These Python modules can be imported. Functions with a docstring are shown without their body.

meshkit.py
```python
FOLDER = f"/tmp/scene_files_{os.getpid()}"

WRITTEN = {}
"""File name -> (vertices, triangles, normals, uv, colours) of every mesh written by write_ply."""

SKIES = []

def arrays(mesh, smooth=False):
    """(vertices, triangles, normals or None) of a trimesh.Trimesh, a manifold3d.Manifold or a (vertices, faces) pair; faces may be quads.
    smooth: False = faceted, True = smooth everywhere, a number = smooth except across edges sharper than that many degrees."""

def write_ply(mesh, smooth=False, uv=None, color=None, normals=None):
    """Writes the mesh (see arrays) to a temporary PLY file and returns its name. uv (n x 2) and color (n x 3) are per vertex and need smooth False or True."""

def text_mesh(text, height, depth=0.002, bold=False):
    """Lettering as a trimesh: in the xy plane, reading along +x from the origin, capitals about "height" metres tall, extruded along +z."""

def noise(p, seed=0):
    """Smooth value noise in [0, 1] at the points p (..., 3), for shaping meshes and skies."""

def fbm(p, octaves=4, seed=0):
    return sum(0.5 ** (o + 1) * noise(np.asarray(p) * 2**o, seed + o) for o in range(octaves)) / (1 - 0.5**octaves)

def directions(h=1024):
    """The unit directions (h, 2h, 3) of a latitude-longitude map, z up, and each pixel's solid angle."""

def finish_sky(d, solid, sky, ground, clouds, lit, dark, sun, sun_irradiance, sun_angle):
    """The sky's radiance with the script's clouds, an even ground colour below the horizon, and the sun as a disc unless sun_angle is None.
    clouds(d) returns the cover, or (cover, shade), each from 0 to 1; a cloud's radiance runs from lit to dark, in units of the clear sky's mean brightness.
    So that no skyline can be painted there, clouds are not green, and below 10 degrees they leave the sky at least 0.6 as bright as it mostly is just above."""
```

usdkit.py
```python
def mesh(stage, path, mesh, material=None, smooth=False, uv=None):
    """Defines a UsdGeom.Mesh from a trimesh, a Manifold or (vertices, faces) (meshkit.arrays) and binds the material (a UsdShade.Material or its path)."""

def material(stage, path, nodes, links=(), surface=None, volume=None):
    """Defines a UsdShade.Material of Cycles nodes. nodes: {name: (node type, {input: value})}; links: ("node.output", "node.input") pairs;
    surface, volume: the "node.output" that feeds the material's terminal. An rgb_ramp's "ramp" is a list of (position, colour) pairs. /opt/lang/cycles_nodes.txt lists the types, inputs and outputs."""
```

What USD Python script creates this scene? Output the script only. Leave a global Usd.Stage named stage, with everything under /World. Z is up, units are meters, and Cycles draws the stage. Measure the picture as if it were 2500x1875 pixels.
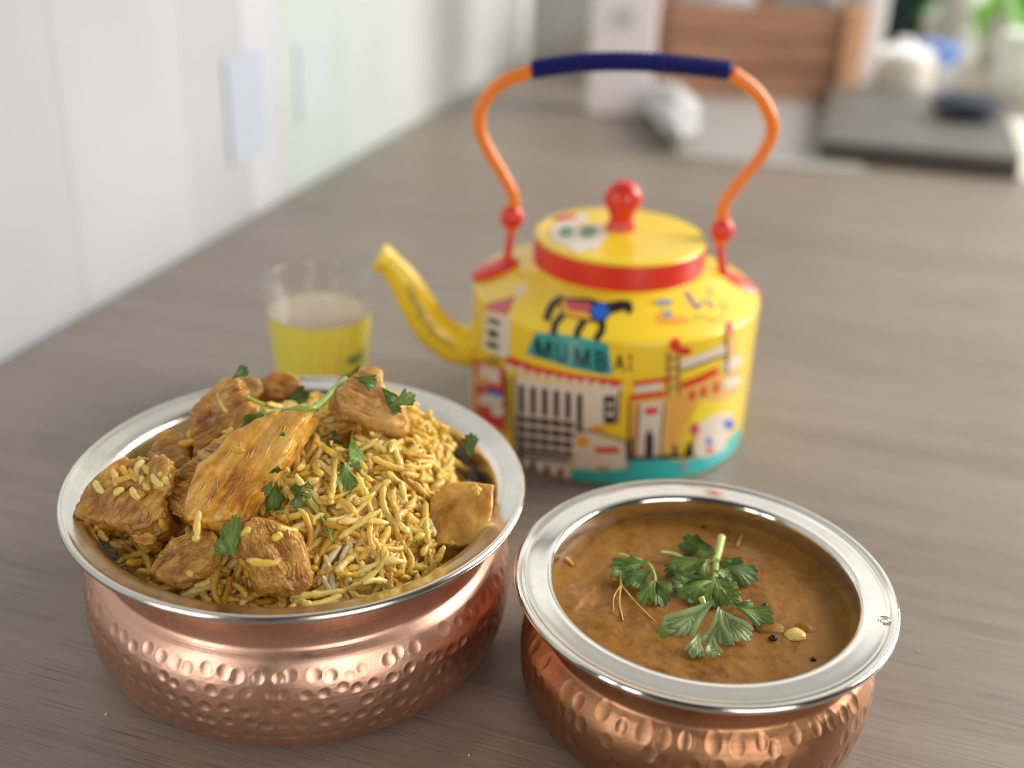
import math, random
import numpy as np, trimesh, manifold3d as m3
from shapely import affinity
from shapely.geometry import Polygon, Point, LineString, box as sbox
from shapely.ops import unary_union
from pxr import Usd, UsdGeom, UsdLux, UsdShade, Gf, Sdf
import usdkit, meshkit

stage = Usd.Stage.CreateInMemory()
UsdGeom.SetStageUpAxis(stage, UsdGeom.Tokens.z)
UsdGeom.SetStageMetersPerUnit(stage, 1.0)
UsdGeom.Xform.Define(stage, '/World'); UsdGeom.Scope.Define(stage, '/World/Looks')
rng = np.random.default_rng(7); random.seed(7)
A3 = lambda *v: np.array(v, float)
unit = lambda v: np.asarray(v, float) / max(np.linalg.norm(v), 1e-12)

# ------------------------------------------------------------------ camera
CAMZ, PITCH, ROLL, FPX = 0.318, math.radians(26.438), math.radians(2.372), 2800.0
cp, sp, cr, sr = math.cos(PITCH), math.sin(PITCH), math.cos(ROLL), math.sin(ROLL)
EYE = A3(0, 0, CAMZ); U0 = A3(0, sp, cp); FWD = A3(0, cp, -sp); X0 = A3(1, 0, 0)
RIGHT = cr * X0 + sr * U0; UP = -sr * X0 + cr * U0
cam = UsdGeom.Camera.Define(stage, '/World/camera')
mt = Gf.Matrix4d(*[float(x) for r in (np.r_[RIGHT, 0], np.r_[UP, 0], np.r_[-FWD, 0], np.r_[EYE, 1]) for x in r])
cam.AddTransformOp().Set(mt)
APW = 36.0
cam.CreateHorizontalApertureAttr(APW); cam.CreateVerticalApertureAttr(APW * 0.75)
cam.CreateFocalLengthAttr(APW * FPX / 2500.0)
cam.CreateClippingRangeAttr(Gf.Vec2f(0.01, 100))
cam.CreateFStopAttr(3.7); cam.CreateFocusDistanceAttr(0.43)
cam.CreateExposureAttr(-0.15)

def ray(px, py):                        # direction of the ray through a point of the 2500 x 1875 picture
    return FWD + RIGHT * ((px - 1250) / FPX) - UP * ((py - 937.5) / FPX)
def at_z(px, py, z=0.0):
    d = ray(px, py); return EYE + d * ((z - CAMZ) / d[2])
def at_y(px, py, y):
    d = ray(px, py); return EYE + d * (y / d[1])
def at_plane(px, py, p, n):
    d = ray(px, py); return EYE + d * (np.dot(p - EYE, n) / np.dot(d, n))

# ------------------------------------------------------------------ light: window light from the right rear and the front, a pale ceiling
def rect(name, pos, target, w, h, inten, col=(1, 1, 1)):
    l = UsdLux.RectLight.Define(stage, '/World/' + name)
    z = unit(A3(*pos) - A3(*target)); x = unit(np.cross(A3(0, 0, 1), z)) if abs(z[2]) < .99 else A3(1, 0, 0); y = np.cross(z, x)
    l.AddTransformOp().Set(Gf.Matrix4d(*[float(q) for r in (np.r_[x, 0], np.r_[y, 0], np.r_[z, 0], np.r_[A3(*pos), 1]) for q in r]))
    l.CreateWidthAttr(w); l.CreateHeightAttr(h); l.CreateIntensityAttr(inten); l.CreateColorAttr(Gf.Vec3f(*col))
    l.CreateNormalizeAttr(False)
rect('window_light_right', (1.7, 1.15, 0.95), (0.0, 0.45, 0.05), 1.2, 1.2, 17.0, (1.0, 0.96, 0.91))
rect('window_light_front_right', (0.62, -0.75, 0.45), (0.05, 0.35, 0.05), 0.75, 1.0, 4.2, (1.0, 0.95, 0.9))
rect('window_light_front_left', (-0.72, -0.55, 0.45), (-0.1, 0.4, 0.05), 0.20, 1.0, 5.0, (1.0, 0.97, 0.94))
rect('window_light_front_left_2', (-0.95, -0.38, 0.45), (-0.1, 0.4, 0.05), 0.20, 1.0, 5.0, (1.0, 0.97, 0.94))
rect('ceiling_light', (0.1, 2.55, 2.3), (0.1, 2.55, 0.0), 3.4, 2.4, 0.60, (1.0, 0.96, 0.90))
rect('window_light_rear', (0.5, 2.62, 1.15), (0.3, 0.5, 0.2), 2.8, 1.2, 0.95, (1.0, 0.98, 0.95))
def mat(name, nodes, links=(), surface='p.BSDF', volume=None):
    return usdkit.material(stage, '/World/Looks/' + name, nodes, links, surface=surface, volume=volume)
dome = UsdLux.DomeLight.Define(stage, '/World/room_light'); dome.CreateIntensityAttr(1.0)
dm = mat('room_light', {'b': ('background_shader', {'color': (0.80, 0.78, 0.74), 'strength': 0.08})}, [], surface='b.background')
UsdShade.MaterialBindingAPI.Apply(dome.GetPrim()).Bind(dm)

# ------------------------------------------------------------------ helpers
used = {}
def path_for(name, parent):
    base = (parent or '/World') + '/' + name; k = used.get(base, -1) + 1; used[base] = k
    return base if k == 0 else f'{base}_{k:03d}'
def tag(prim, label=None, cat=None, group=None, kind=None):
    for k, v in (('label', label), ('category', cat), ('group', group), ('kind', kind)):
        if v: prim.SetCustomDataByKey(k, v)
    return prim
def obj(name, mesh, m, parent=None, smooth=40, loc=None, basis=None, prim=None, **t):
    p = path_for(name, parent)
    g = usdkit.mesh(stage, p, mesh, m, smooth=smooth)
    if basis is not None or loc is not None:
        b = np.eye(3) if basis is None else basis; l = A3(0, 0, 0) if loc is None else loc
        g.AddTransformOp().Set(Gf.Matrix4d(*[float(q) for r in (np.r_[b[0], 0], np.r_[b[1], 0], np.r_[b[2], 0], np.r_[l, 1]) for q in r]))
    if prim:
        for k, v in prim.items():
            UsdGeom.PrimvarsAPI(g).CreatePrimvar(k, Sdf.ValueTypeNames.FloatArray, 'vertex').Set([float(x) for x in v])
    tag(g.GetPrim(), **t); return p
def thing(name, label, cat, loc=(0, 0, 0), group=None, kind=None):
    p = path_for(name, None); x = UsdGeom.Xform.Define(stage, p)
    x.AddTranslateOp().Set(Gf.Vec3d(*map(float, loc)))
    tag(x.GetPrim(), label, cat, group, kind); return p
def lathe(prof, seg=160):               # closed or open profile of (r, z), outward when z rises
    prof = np.asarray(prof, float); n = len(prof); a = np.arange(seg) * 2 * np.pi / seg
    v = np.stack([np.outer(np.cos(a), prof[:, 0]), np.outer(np.sin(a), prof[:, 0]), np.tile(prof[:, 1], (seg, 1))], -1).reshape(-1, 3)
    i = np.arange(seg)[:, None] * n + np.arange(n - 1)[None]; j = ((np.arange(seg) + 1) % seg)[:, None] * n + np.arange(n - 1)[None]
    return v, np.concatenate([np.stack([i, j, j + 1], -1).reshape(-1, 3), np.stack([i, j + 1, i + 1], -1).reshape(-1, 3)])
def spline(pts, n, closed=False):       # Catmull-Rom through the points
    P = np.asarray(pts, float); Q = np.vstack([2 * P[0] - P[1], P, 2 * P[-1] - P[-2]])
    t = np.linspace(0, len(P) - 1 - 1e-9, n); i = t.astype(int); f = (t - i)[:, None]
    a, b, c, d = Q[i], Q[i + 1], Q[i + 2], Q[i + 3]
    return 0.5 * (2 * b + (c - a) * f + (2 * a - 5 * b + 4 * c - d) * f ** 2 + (3 * b - a - 3 * c + d) * f ** 3)
def tube(path, rad, seg=10, cap=True):
    path = np.asarray(path, float); n = len(path); rad = np.broadcast_to(rad, n)
    t = np.gradient(path, axis=0); t /= np.linalg.norm(t, axis=1, keepdims=True)
    ref = A3(0, 0, 1) if abs(t[0][2]) < .9 else A3(1, 0, 0); u = unit(np.cross(ref, t[0])); V = []
    for k in range(n):
        u = unit(u - t[k] * np.dot(u, t[k])); w = np.cross(t[k], u); a = np.arange(seg) * 2 * np.pi / seg
        V.append(path[k] + rad[k] * (np.cos(a)[:, None] * u + np.sin(a)[:, None] * w))
    v = np.concatenate(V); i = np.arange(n - 1)[:, None] * seg + np.arange(seg)[None]; j = np.arange(n - 1)[:, None] * seg + ((np.arange(seg) + 1) % seg)[None]
    f = np.concatenate([np.stack([i, j, j + seg], -1).reshape(-1, 3), np.stack([i, j + seg, i + seg], -1).reshape(-1, 3)])
    if cap:
        v = np.vstack([v, path[0], path[-1]]); k = np.arange(seg); k1 = (k + 1) % seg
        f = np.vstack([f, np.stack([k1, k, np.full(seg, len(v) - 2)], -1), np.stack([(n - 1) * seg + k, (n - 1) * seg + k1, np.full(seg, len(v) - 1)], -1)])
    return v, f
def join(ms):
    vs, fs, o = [], [], 0
    for v, f in ms: vs.append(v); fs.append(f + o); o += len(v)
    return np.concatenate(vs), np.concatenate(fs)
def rbox(size, r=0.002, loc=(0, 0, 0), rotz=0.0, seg=16):
    s = np.maximum(np.asarray(size, float) / 2 - r, 1e-5); sph = m3.Manifold.sphere(r, seg)
    h = m3.Manifold.batch_hull([sph.translate((float(x * s[0]), float(y * s[1]), float(z * s[2]))) for x in (-1, 1) for y in (-1, 1) for z in (-1, 1)])
    return h.rotate((0, 0, rotz)).translate(tuple(map(float, loc)))
def extrude(poly, h):
    polys = [poly] if poly.geom_type == 'Polygon' else [g for g in poly.geoms if g.geom_type == 'Polygon']
    rings = [np.asarray(r.coords)[:-1] for p in polys for r in [p.exterior, *p.interiors]]
    return m3.Manifold.extrude(m3.CrossSection(rings, m3.FillRule.EvenOdd), h)
def arr(man):
    q = man.to_mesh(); return np.array(q.vert_properties[:, :3], float), np.array(q.tri_verts, int)
def relax(v, f, it, lam=0.5):           # plain Laplacian smoothing
    import scipy.sparse as ss
    e = np.vstack([f[:, [0, 1]], f[:, [1, 2]], f[:, [2, 0]]]); n = len(v)
    A = ss.coo_matrix((np.ones(len(e)), (e[:, 0], e[:, 1])), (n, n)).tocsr(); A = ((A + A.T) > 0).astype(float)
    D = ss.diags(1 / np.maximum(np.asarray(A.sum(1)).ravel(), 1)) @ A
    for _ in range(it): v = v + lam * (D @ v - v)
    return v
def normals(v, f): return meshkit.arrays((v, f), True)[2]

# ------------------------------------------------------------------ materials
def simple(name, col, rough=0.5, metal=0.0, **kw):
    return mat(name, {'p': ('principled_bsdf', {'base_color': col, 'roughness': rough, 'metallic': metal, **kw})})
GR = math.radians(-17.0)                # direction of the wood grain on the table
M_wood = mat('grey_wood', {
    'tc': ('texture_coordinate', {}), 'mp': ('mapping', {'rotation': (0, 0, -GR), 'scale': (1, 1, 1)}),
    'm1': ('mapping', {'mapping_type': 'point', 'scale': (3.0, 60, 1)}), 'n1': ('noise_texture', {'scale': 1.0, 'detail': 6, 'roughness': 0.62, 'distortion': 0.4}),
    'm2': ('mapping', {'scale': (14, 420, 1)}), 'n2': ('noise_texture', {'scale': 1.0, 'detail': 5, 'roughness': 0.7}),
    'm3': ('mapping', {'scale': (1.2, 13, 1)}), 'n3': ('noise_texture', {'scale': 1.0, 'detail': 3, 'roughness': 0.5, 'distortion': 0.8}),
    'a': ('math', {'math_type': 'multiply_add', 'value2': 0.5}), 'b': ('math', {'math_type': 'multiply_add', 'value2': 0.62}), 'c': ('math', {'math_type': 'multiply', 'value2': 0.45}),
    'r': ('rgb_ramp', {'ramp': [(0.46, (0.085, 0.064, 0.050)), (0.62, (0.178, 0.142, 0.113)), (0.80, (0.235, 0.193, 0.157)), (1.0, (0.275, 0.232, 0.193))]}),
    'm4': ('mapping', {'scale': (22, 1300, 1)}), 'n4': ('noise_texture', {'scale': 1.0, 'detail': 3, 'roughness': 0.6}), 'pr': ('map_range', {'from_min': 0.54, 'from_max': 0.70, 'to_min': 0.0, 'to_max': 0.62, 'clamp': True}), 'pm': ('mix_color', {'b': (0.060, 0.043, 0.033)}),
    'bp': ('bump', {'strength': 0.3, 'distance': 0.0006}),
    'rr': ('map_range', {'from_min': 0.3, 'from_max': 0.7, 'to_min': 0.46, 'to_max': 0.32}),
    'p': ('principled_bsdf', {'roughness': 0.42, 'specular_ior_level': 0.5})},
    [('tc.object', 'mp.vector'), ('mp.vector', 'm1.vector'), ('mp.vector', 'm2.vector'), ('mp.vector', 'm3.vector'), ('m1.vector', 'n1.vector'), ('m2.vector', 'n2.vector'), ('m3.vector', 'n3.vector'),
     ('n3.fac', 'c.value1'), ('n2.fac', 'b.value1'), ('c.value', 'b.value3'), ('n1.fac', 'a.value1'), ('b.value', 'a.value3'), ('a.value', 'r.fac'), ('r.color', 'pm.a'), ('mp.vector', 'm4.vector'), ('m4.vector', 'n4.vector'), ('n4.fac', 'pr.value'), ('pr.result', 'pm.fac'), ('pm.result', 'p.base_color'), ('n2.fac', 'bp.height'), ('bp.normal', 'p.normal'), ('n2.fac', 'rr.value'), ('rr.result', 'p.roughness')])
def metal(name, col, dark, rough, groove=0.5):   # turned metal: fine rings, smudges and a little tarnish
    return mat(name, {'tc': ('texture_coordinate', {}), 'mz': ('mapping', {'scale': (6, 6, 2600)}), 'nz': ('noise_texture', {'scale': 1.0, 'detail': 4, 'roughness': 0.7}),
        'n': ('noise_texture', {'scale': 45, 'detail': 5, 'roughness': 0.6}), 'n2': ('noise_texture', {'scale': 420, 'detail': 2}),
        'mixc': ('mix_color', {'a': col, 'b': dark}), 'ma': ('math', {'math_type': 'multiply_add', 'value2': 0.8}), 'mr': ('map_range', {'from_min': 0.82, 'from_max': 1.25, 'to_min': 0.0, 'to_max': 0.75, 'clamp': True}),
        'rr': ('map_range', {'from_min': 0.3, 'from_max': 0.75, 'to_min': rough * 0.75, 'to_max': rough * 1.6}),
        'bp': ('bump', {'strength': groove, 'distance': 0.00008}), 'p': ('principled_bsdf', {'metallic': 1.0, 'roughness': rough})},
        [('tc.object', 'mz.vector'), ('mz.vector', 'nz.vector'), ('tc.object', 'n.vector'), ('tc.object', 'n2.vector'), ('n.fac', 'ma.value1'), ('nz.fac', 'ma.value3'), ('ma.value', 'mr.value'), ('mr.result', 'mixc.fac'), ('mixc.result', 'p.base_color'),
         ('n.fac', 'rr.value'), ('rr.result', 'p.roughness'), ('nz.fac', 'bp.height'), ('bp.normal', 'p.normal')])
M_copper = metal('copper', (0.78, 0.47, 0.345), (0.56, 0.31, 0.215), 0.30, 1.0)
M_copper2 = metal('brown_copper', (0.48, 0.245, 0.130), (0.26, 0.12, 0.055), 0.34, 0.9)
M_steel = metal('steel', (0.72, 0.69, 0.63), (0.55, 0.52, 0.47), 0.17, 0.25)
M_steel2 = metal('polished_steel', (0.74, 0.72, 0.66), (0.58, 0.56, 0.50), 0.10, 0.12)

# ------------------------------------------------------------------ table and walls
e0, e1 = at_z(0, 887)[:2], at_z(1088, 258)[:2]
ed = unit(e1 - e0); en = A3(ed[1], -ed[0])               # along the table's left edge, and into the table
def tp(a, b): q = e0 + ed * a + en * b; return A3(q[0], q[1], 0)
GR = math.atan2(en[1], en[0])
ang = math.degrees(math.atan2(en[1], en[0]))
c = tp(0.585, 0.70)
t = thing('table', 'grey brown wood grain table under the copper bowls and the kettle', 'table', (c[0], c[1], 0))
obj('tabletop', rbox((1.4, 2.6, 0.036), 0.003, (0, 0, -0.018), ang), M_wood, t)
M_wall = mat('white_panel', {'tc': ('texture_coordinate', {}), 'n': ('noise_texture', {'scale': 2.5, 'detail': 3}), 'r': ('rgb_ramp', {'ramp': [(0.3, (0.68, 0.69, 0.69)), (0.7, (0.80, 0.81, 0.81))]}),
    'p': ('principled_bsdf', {'roughness': 0.22})}, [('tc.object', 'n.vector'), ('n.fac', 'r.fac'), ('r.color', 'p.base_color')])
M_white = simple('white_paint', (0.80, 0.79, 0.78), 0.4)
M_floor = simple('floor', (0.42, 0.40, 0.37), 0.35)
exec_later = []

# ------------------------------------------------------------------ copper bowls
def dimple_field(v, n, rows, R, seed, dr, depth, jitter, stretch=1.0):
    g = np.random.default_rng(seed); th = np.arctan2(v[:, 1], v[:, 0]); out = np.zeros(len(v))
    for k, (z, cnt) in enumerate(rows):
        for i in range(cnt):
            if g.random() < 0.06: continue
            a = (i + 0.5 * (k % 2) + jitter * g.normal()) * 2 * np.pi / cnt; zz = z + jitter * 0.004 * g.normal(); q = dr * g.uniform(0.85, 1.1); dd = depth * g.uniform(0.6, 1.15)
            near = np.abs(v[:, 2] - zz) < 2 * q * stretch; idx = np.nonzero(near)[0]
            da = (th[idx] - a + np.pi) % (2 * np.pi) - np.pi
            rr = np.hypot(da * np.hypot(v[idx, 0], v[idx, 1]), (v[idx, 2] - zz) / stretch * 1.1) / q
            out[idx] += dd * (np.where(rr < 1, -(1 - rr ** 2), 0) + 0.18 * np.exp(-((rr - 1.12) / 0.16) ** 2))
    return v + n * out[:, None]
def dense(prof, step):
    P = spline(prof, 2000); s = np.r_[0, np.cumsum(np.linalg.norm(np.diff(P, axis=0), axis=1))]; k = int(s[-1] / step) + 2
    q = np.linspace(0, s[-1], k); return np.stack([np.interp(q, s, P[:, 0]), np.interp(q, s, P[:, 1])], 1)
LC, LR, LH = A3(-0.0857, 0.4017, 0), 0.0925, 0.0722
RC, RR, RH = A3(0.0771, 0.3647, 0), 0.0729, 0.0569
def bowl_body(R, h, seed, dr, rows, stretch=1.0, depth=0.00055):
    prof = [(0, 0.0015), (0.60 * R, 0.0010), (0.75 * R, 0.0), (0.83 * R, 0.018 * h), (0.90 * R, 0.085 * h), (0.938 * R, 0.20 * h), (0.952 * R, 0.36 * h), (0.944 * R, 0.50 * h), (0.905 * R, 0.605 * h), (0.872 * R, 0.650 * h), (0.860 * R, 0.668 * h), (0.858 * R, 0.70 * h), (0.864 * R, 0.77 * h), (0.890 * R, 0.87 * h), (0.93 * R, 0.93 * h), (0.972 * R, 0.965 * h)]
    v, f = lathe(dense(prof, 0.00062), 900); n = normals(v, f)
    return dimple_field(v, n, rows, R, seed, dr, depth, 0.17, stretch), f
def bowl(name, label, C, R, h, kind):
    t = thing(name, label, 'bowl', C)
    if kind == 0:
        body = bowl_body(R, h, 3, 0.0025, [(z * h, 82) for z in (0.10, 0.19, 0.28, 0.375, 0.47, 0.56)], 1.0, 0.00042)
        rim = [(0.972 * R, 0.955 * h), (0.990 * R, 0.952 * h), (1.003 * R, 0.965 * h), (1.006 * R, 0.985 * h), (0.998 * R, 1.0 * h), (0.985 * R, 1.002 * h), (0.972 * R, 0.994 * h), (0.945 * R, 0.982 * h), (0.905 * R, 0.965 * h), (0.880 * R, 0.945 * h), (0.866 * R, 0.915 * h), (0.857 * R, 0.87 * h), (0.851 * R, 0.81 * h), (0.849 * R, 0.75 * h)]
        ms = M_steel
    else:
        body = bowl_body(R, h, 5, 0.0026, [(z * h, 52) for z in (0.15, 0.30, 0.46, 0.60)], 1.35, 0.00040)
        rim = [(0.972 * R, 0.955 * h), (0.990 * R, 0.945 * h), (1.004 * R, 0.962 * h), (1.006 * R, 0.985 * h), (0.997 * R, 1.0 * h), (0.978 * R, 1.0 * h), (0.955 * R, 0.992 * h), (0.945 * R, 0.985 * h), (0.935 * R, 0.989 * h), (0.88 * R, 0.990 * h), (0.835 * R, 0.990 * h), (0.815 * R, 0.984 * h), (0.803 * R, 0.966 * h), (0.800 * R, 0.93 * h), (0.803 * R, 0.86 * h)]
        ms = M_steel2
    obj('body', body, M_copper if kind == 0 else M_copper2, t, True)
    obj('rim', lathe(dense(rim, 0.0007), 260), ms, t, True)
    r0, z0 = rim[-1]
    lin = [(r0, z0), ((r0 + 0.843 * R) / 2, (z0 + 0.65 * h) / 2), (0.840 * R, 0.655 * h), (0.858 * R, 0.605 * h), (0.900 * R, 0.52 * h), (0.925 * R, 0.36 * h), (0.84 * R, 0.13 * h), (0.6 * R, 0.07 * h), (0, 0.055 * h)]
    obj('lining', lathe(dense(lin, 0.0015), 200), ms, t, True)
    return t
bowl('copper_bowl', 'larger hammered copper bowl with steel rim, heaped with chicken rice', LC, LR, LH, 0)
bowl('copper_bowl', 'smaller hammered copper bowl with flat steel rim, holding brown curry', RC, RR, RH, 1)
# ------------------------------------------------------------------ food materials
def food(name, ramp, scale, rough, bump, dist, sss=0.22, fine=900, spec=0.5, crack=0.0):
    return mat(name, {'tc': ('texture_coordinate', {}), 'm': ('mapping', {'scale': scale}), 'n': ('noise_texture', {'scale': 1.0, 'detail': 5, 'roughness': 0.6, 'distortion': 0.5}),
        'n2': ('noise_texture', {'scale': 95, 'detail': 4, 'roughness': 0.6}), 'n3': ('noise_texture', {'scale': fine, 'detail': 3, 'roughness': 0.65}), 'sp': ('noise_texture', {'scale': 1500, 'detail': 1}),
        'a': ('math', {'math_type': 'multiply', 'value2': 0.45}), 'b': ('math', {'math_type': 'multiply_add', 'value2': 0.55}),
        'r': ('rgb_ramp', {'ramp': ramp}), 'sr': ('map_range', {'from_min': 0.69, 'from_max': 0.74, 'to_min': 0, 'to_max': 0.6, 'clamp': True}), 'mx': ('mix_color', {'b': (0.10, 0.035, 0.008)}),
        'h0': ('math', {'math_type': 'multiply_add', 'value2': 0.5}), 'vm': ('mapping', {'scale': (300, 520, 400)}), 'vo': ('voronoi_texture', {'scale': 1.0, 'feature': 'distance_to_edge'}), 'vr': ('map_range', {'from_min': 0.0, 'from_max': 0.22, 'to_min': 0, 'to_max': crack, 'clamp': True}), 'h': ('math', {'math_type': 'add'}), 'bp': ('bump', {'strength': bump, 'distance': dist}),
        'rr': ('map_range', {'from_min': 0.35, 'from_max': 0.65, 'to_min': rough * 0.6, 'to_max': rough * 1.4}),
        'p': ('principled_bsdf', {'roughness': rough, 'subsurface_weight': sss, 'subsurface_radius': (1.0, 0.55, 0.2), 'subsurface_scale': 0.0018, 'specular_ior_level': spec, 'coat_weight': 0.35, 'coat_roughness': 0.18})},
        [('tc.object', 'm.vector'), ('m.vector', 'n.vector'), ('tc.object', 'n2.vector'), ('tc.object', 'n3.vector'), ('tc.object', 'sp.vector'), ('n.fac', 'a.value1'), ('n2.fac', 'b.value1'), ('a.value', 'b.value3'), ('b.value', 'r.fac'),
         ('r.color', 'mx.a'), ('sp.fac', 'sr.value'), ('sr.result', 'mx.fac'), ('mx.result', 'p.base_color'), ('n3.fac', 'h0.value1'), ('n.fac', 'h0.value3'), ('tc.object', 'vm.vector'), ('vm.vector', 'vo.vector'), ('vo.distance', 'vr.value'), ('vr.result', 'h.value1'), ('h0.value', 'h.value2'), ('h.value', 'bp.height'), ('bp.normal', 'p.normal'), ('n3.fac', 'rr.value'), ('rr.result', 'p.roughness')])
GOLD = [(0.39, (0.36, 0.125, 0.010)), (0.47, (0.57, 0.250, 0.026)), (0.54, (0.68, 0.355, 0.050)), (0.66, (0.76, 0.48, 0.11))]
BROWN = [(0.37, (0.21, 0.072, 0.006)), (0.46, (0.385, 0.160, 0.015)), (0.55, (0.53, 0.255, 0.030)), (0.67, (0.68, 0.39, 0.078))]
PALE = [(0.36, (0.34, 0.135, 0.019)), (0.46, (0.52, 0.25, 0.048)), (0.57, (0.64, 0.36, 0.085)), (0.68, (0.72, 0.48, 0.16))]
M_gold = food('golden_chicken', GOLD, (45, 260, 160), 0.28, 0.6, 0.0007)
M_brown = food('brown_chicken', BROWN, (150, 270, 230), 0.34, 0.9, 0.0012)
M_crack = food('cracked_chicken', [(0.37, (0.27, 0.095, 0.008)), (0.46, (0.47, 0.205, 0.021)), (0.55, (0.60, 0.300, 0.040)), (0.67, (0.72, 0.43, 0.095))], (90, 260, 260), 0.36, 0.9, 0.0011, crack=0.55)
M_tan = food('tan_chicken', PALE, (60, 420, 300), 0.40, 1.0, 0.0013)
M_pot = food('potato', [(0.38, (0.28, 0.11, 0.012)), (0.5, (0.48, 0.245, 0.040)), (0.62, (0.62, 0.37, 0.085))], (60, 60, 60), 0.38, 0.35, 0.0004)
M_bed = food('rice_bed', [(0.35, (0.36, 0.15, 0.014)), (0.5, (0.56, 0.29, 0.034)), (0.65, (0.68, 0.41, 0.075))], (200, 200, 200), 0.45, 0.8, 0.001)
def rice_mat(name, ramp):
    return mat(name, {'g': ('geometry', {}), 'o': ('object_info', {}), 'ad': ('math', {'math_type': 'add'}), 'fr': ('math', {'math_type': 'fraction'}), 'tc': ('texture_coordinate', {}),
        'n': ('noise_texture', {'scale': 160, 'detail': 4, 'roughness': 0.6}), 'sp': ('noise_texture', {'scale': 1300, 'detail': 1}), 'a': ('math', {'math_type': 'multiply', 'value2': 0.5}), 'b': ('math', {'math_type': 'multiply_add', 'value2': 0.35}), 'lo': ('noise_texture', {'scale': 38, 'detail': 3}), 'c2': ('math', {'math_type': 'multiply_add', 'value2': 0.45}),
        'r': ('rgb_ramp', {'ramp': ramp}), 'sr': ('map_range', {'from_min': 0.70, 'from_max': 0.75, 'to_min': 0, 'to_max': 0.55, 'clamp': True}), 'mx': ('mix_color', {'b': (0.16, 0.06, 0.012)}),
        'n3': ('noise_texture', {'scale': 1100, 'detail': 2}), 'bp': ('bump', {'strength': 0.35, 'distance': 0.0003}),
        'p': ('principled_bsdf', {'roughness': 0.36, 'subsurface_weight': 0.35, 'subsurface_radius': (1.0, 0.65, 0.25), 'subsurface_scale': 0.002})},
        [('g.random_per_island', 'ad.value1'), ('o.random', 'ad.value2'), ('ad.value', 'fr.value1'), ('tc.object', 'n.vector'), ('tc.object', 'sp.vector'), ('tc.object', 'n3.vector'), ('fr.value', 'a.value1'), ('n.fac', 'b.value1'), ('a.value', 'b.value3'), ('tc.object', 'lo.vector'), ('lo.fac', 'c2.value1'), ('b.value', 'c2.value3'), ('c2.value', 'r.fac'), ('r.color', 'mx.a'),
         ('sp.fac', 'sr.value'), ('sr.result', 'mx.fac'), ('mx.result', 'p.base_color'), ('n3.fac', 'bp.height'), ('bp.normal', 'p.normal')])
M_rice = rice_mat('yellow_rice', [(0.34, (0.43, 0.155, 0.010)), (0.47, (0.66, 0.315, 0.029)), (0.63, (0.79, 0.455, 0.066)), (0.84, (0.87, 0.62, 0.18))])
M_white_rice = rice_mat('white_rice', [(0.2, (0.62, 0.47, 0.20)), (0.8, (0.74, 0.62, 0.36))])

# ------------------------------------------------------------------ the heap of rice
def heap(u, v):                          # height over the table of the rice, at u, v from the bowl's middle
    u, v = np.asarray(u, float), np.asarray(v, float); du, dv = u - 0.020, v - 0.012
    q = np.sqrt((du / np.where(du > 0, 0.046, 0.085)) ** 2 + (dv / np.where(dv > 0, 0.062, 0.074)) ** 2)
    p = np.stack([u, v, 0 * u], -1)
    z = LH - 0.015 + 0.0325 * np.clip(1 - q ** 3.0, 0, 1) + 0.012 * (meshkit.fbm(p * 62, 3, 3) - 0.5)
    return z
k = 170; gx, gy = np.meshgrid(np.linspace(-0.074, 0.074, k), np.linspace(-0.074, 0.074, k)); ins = np.hypot(gx, gy)
sc = np.minimum(1, 0.0735 / np.maximum(ins, 1e-6)); gx, gy = gx * sc, gy * sc
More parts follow.
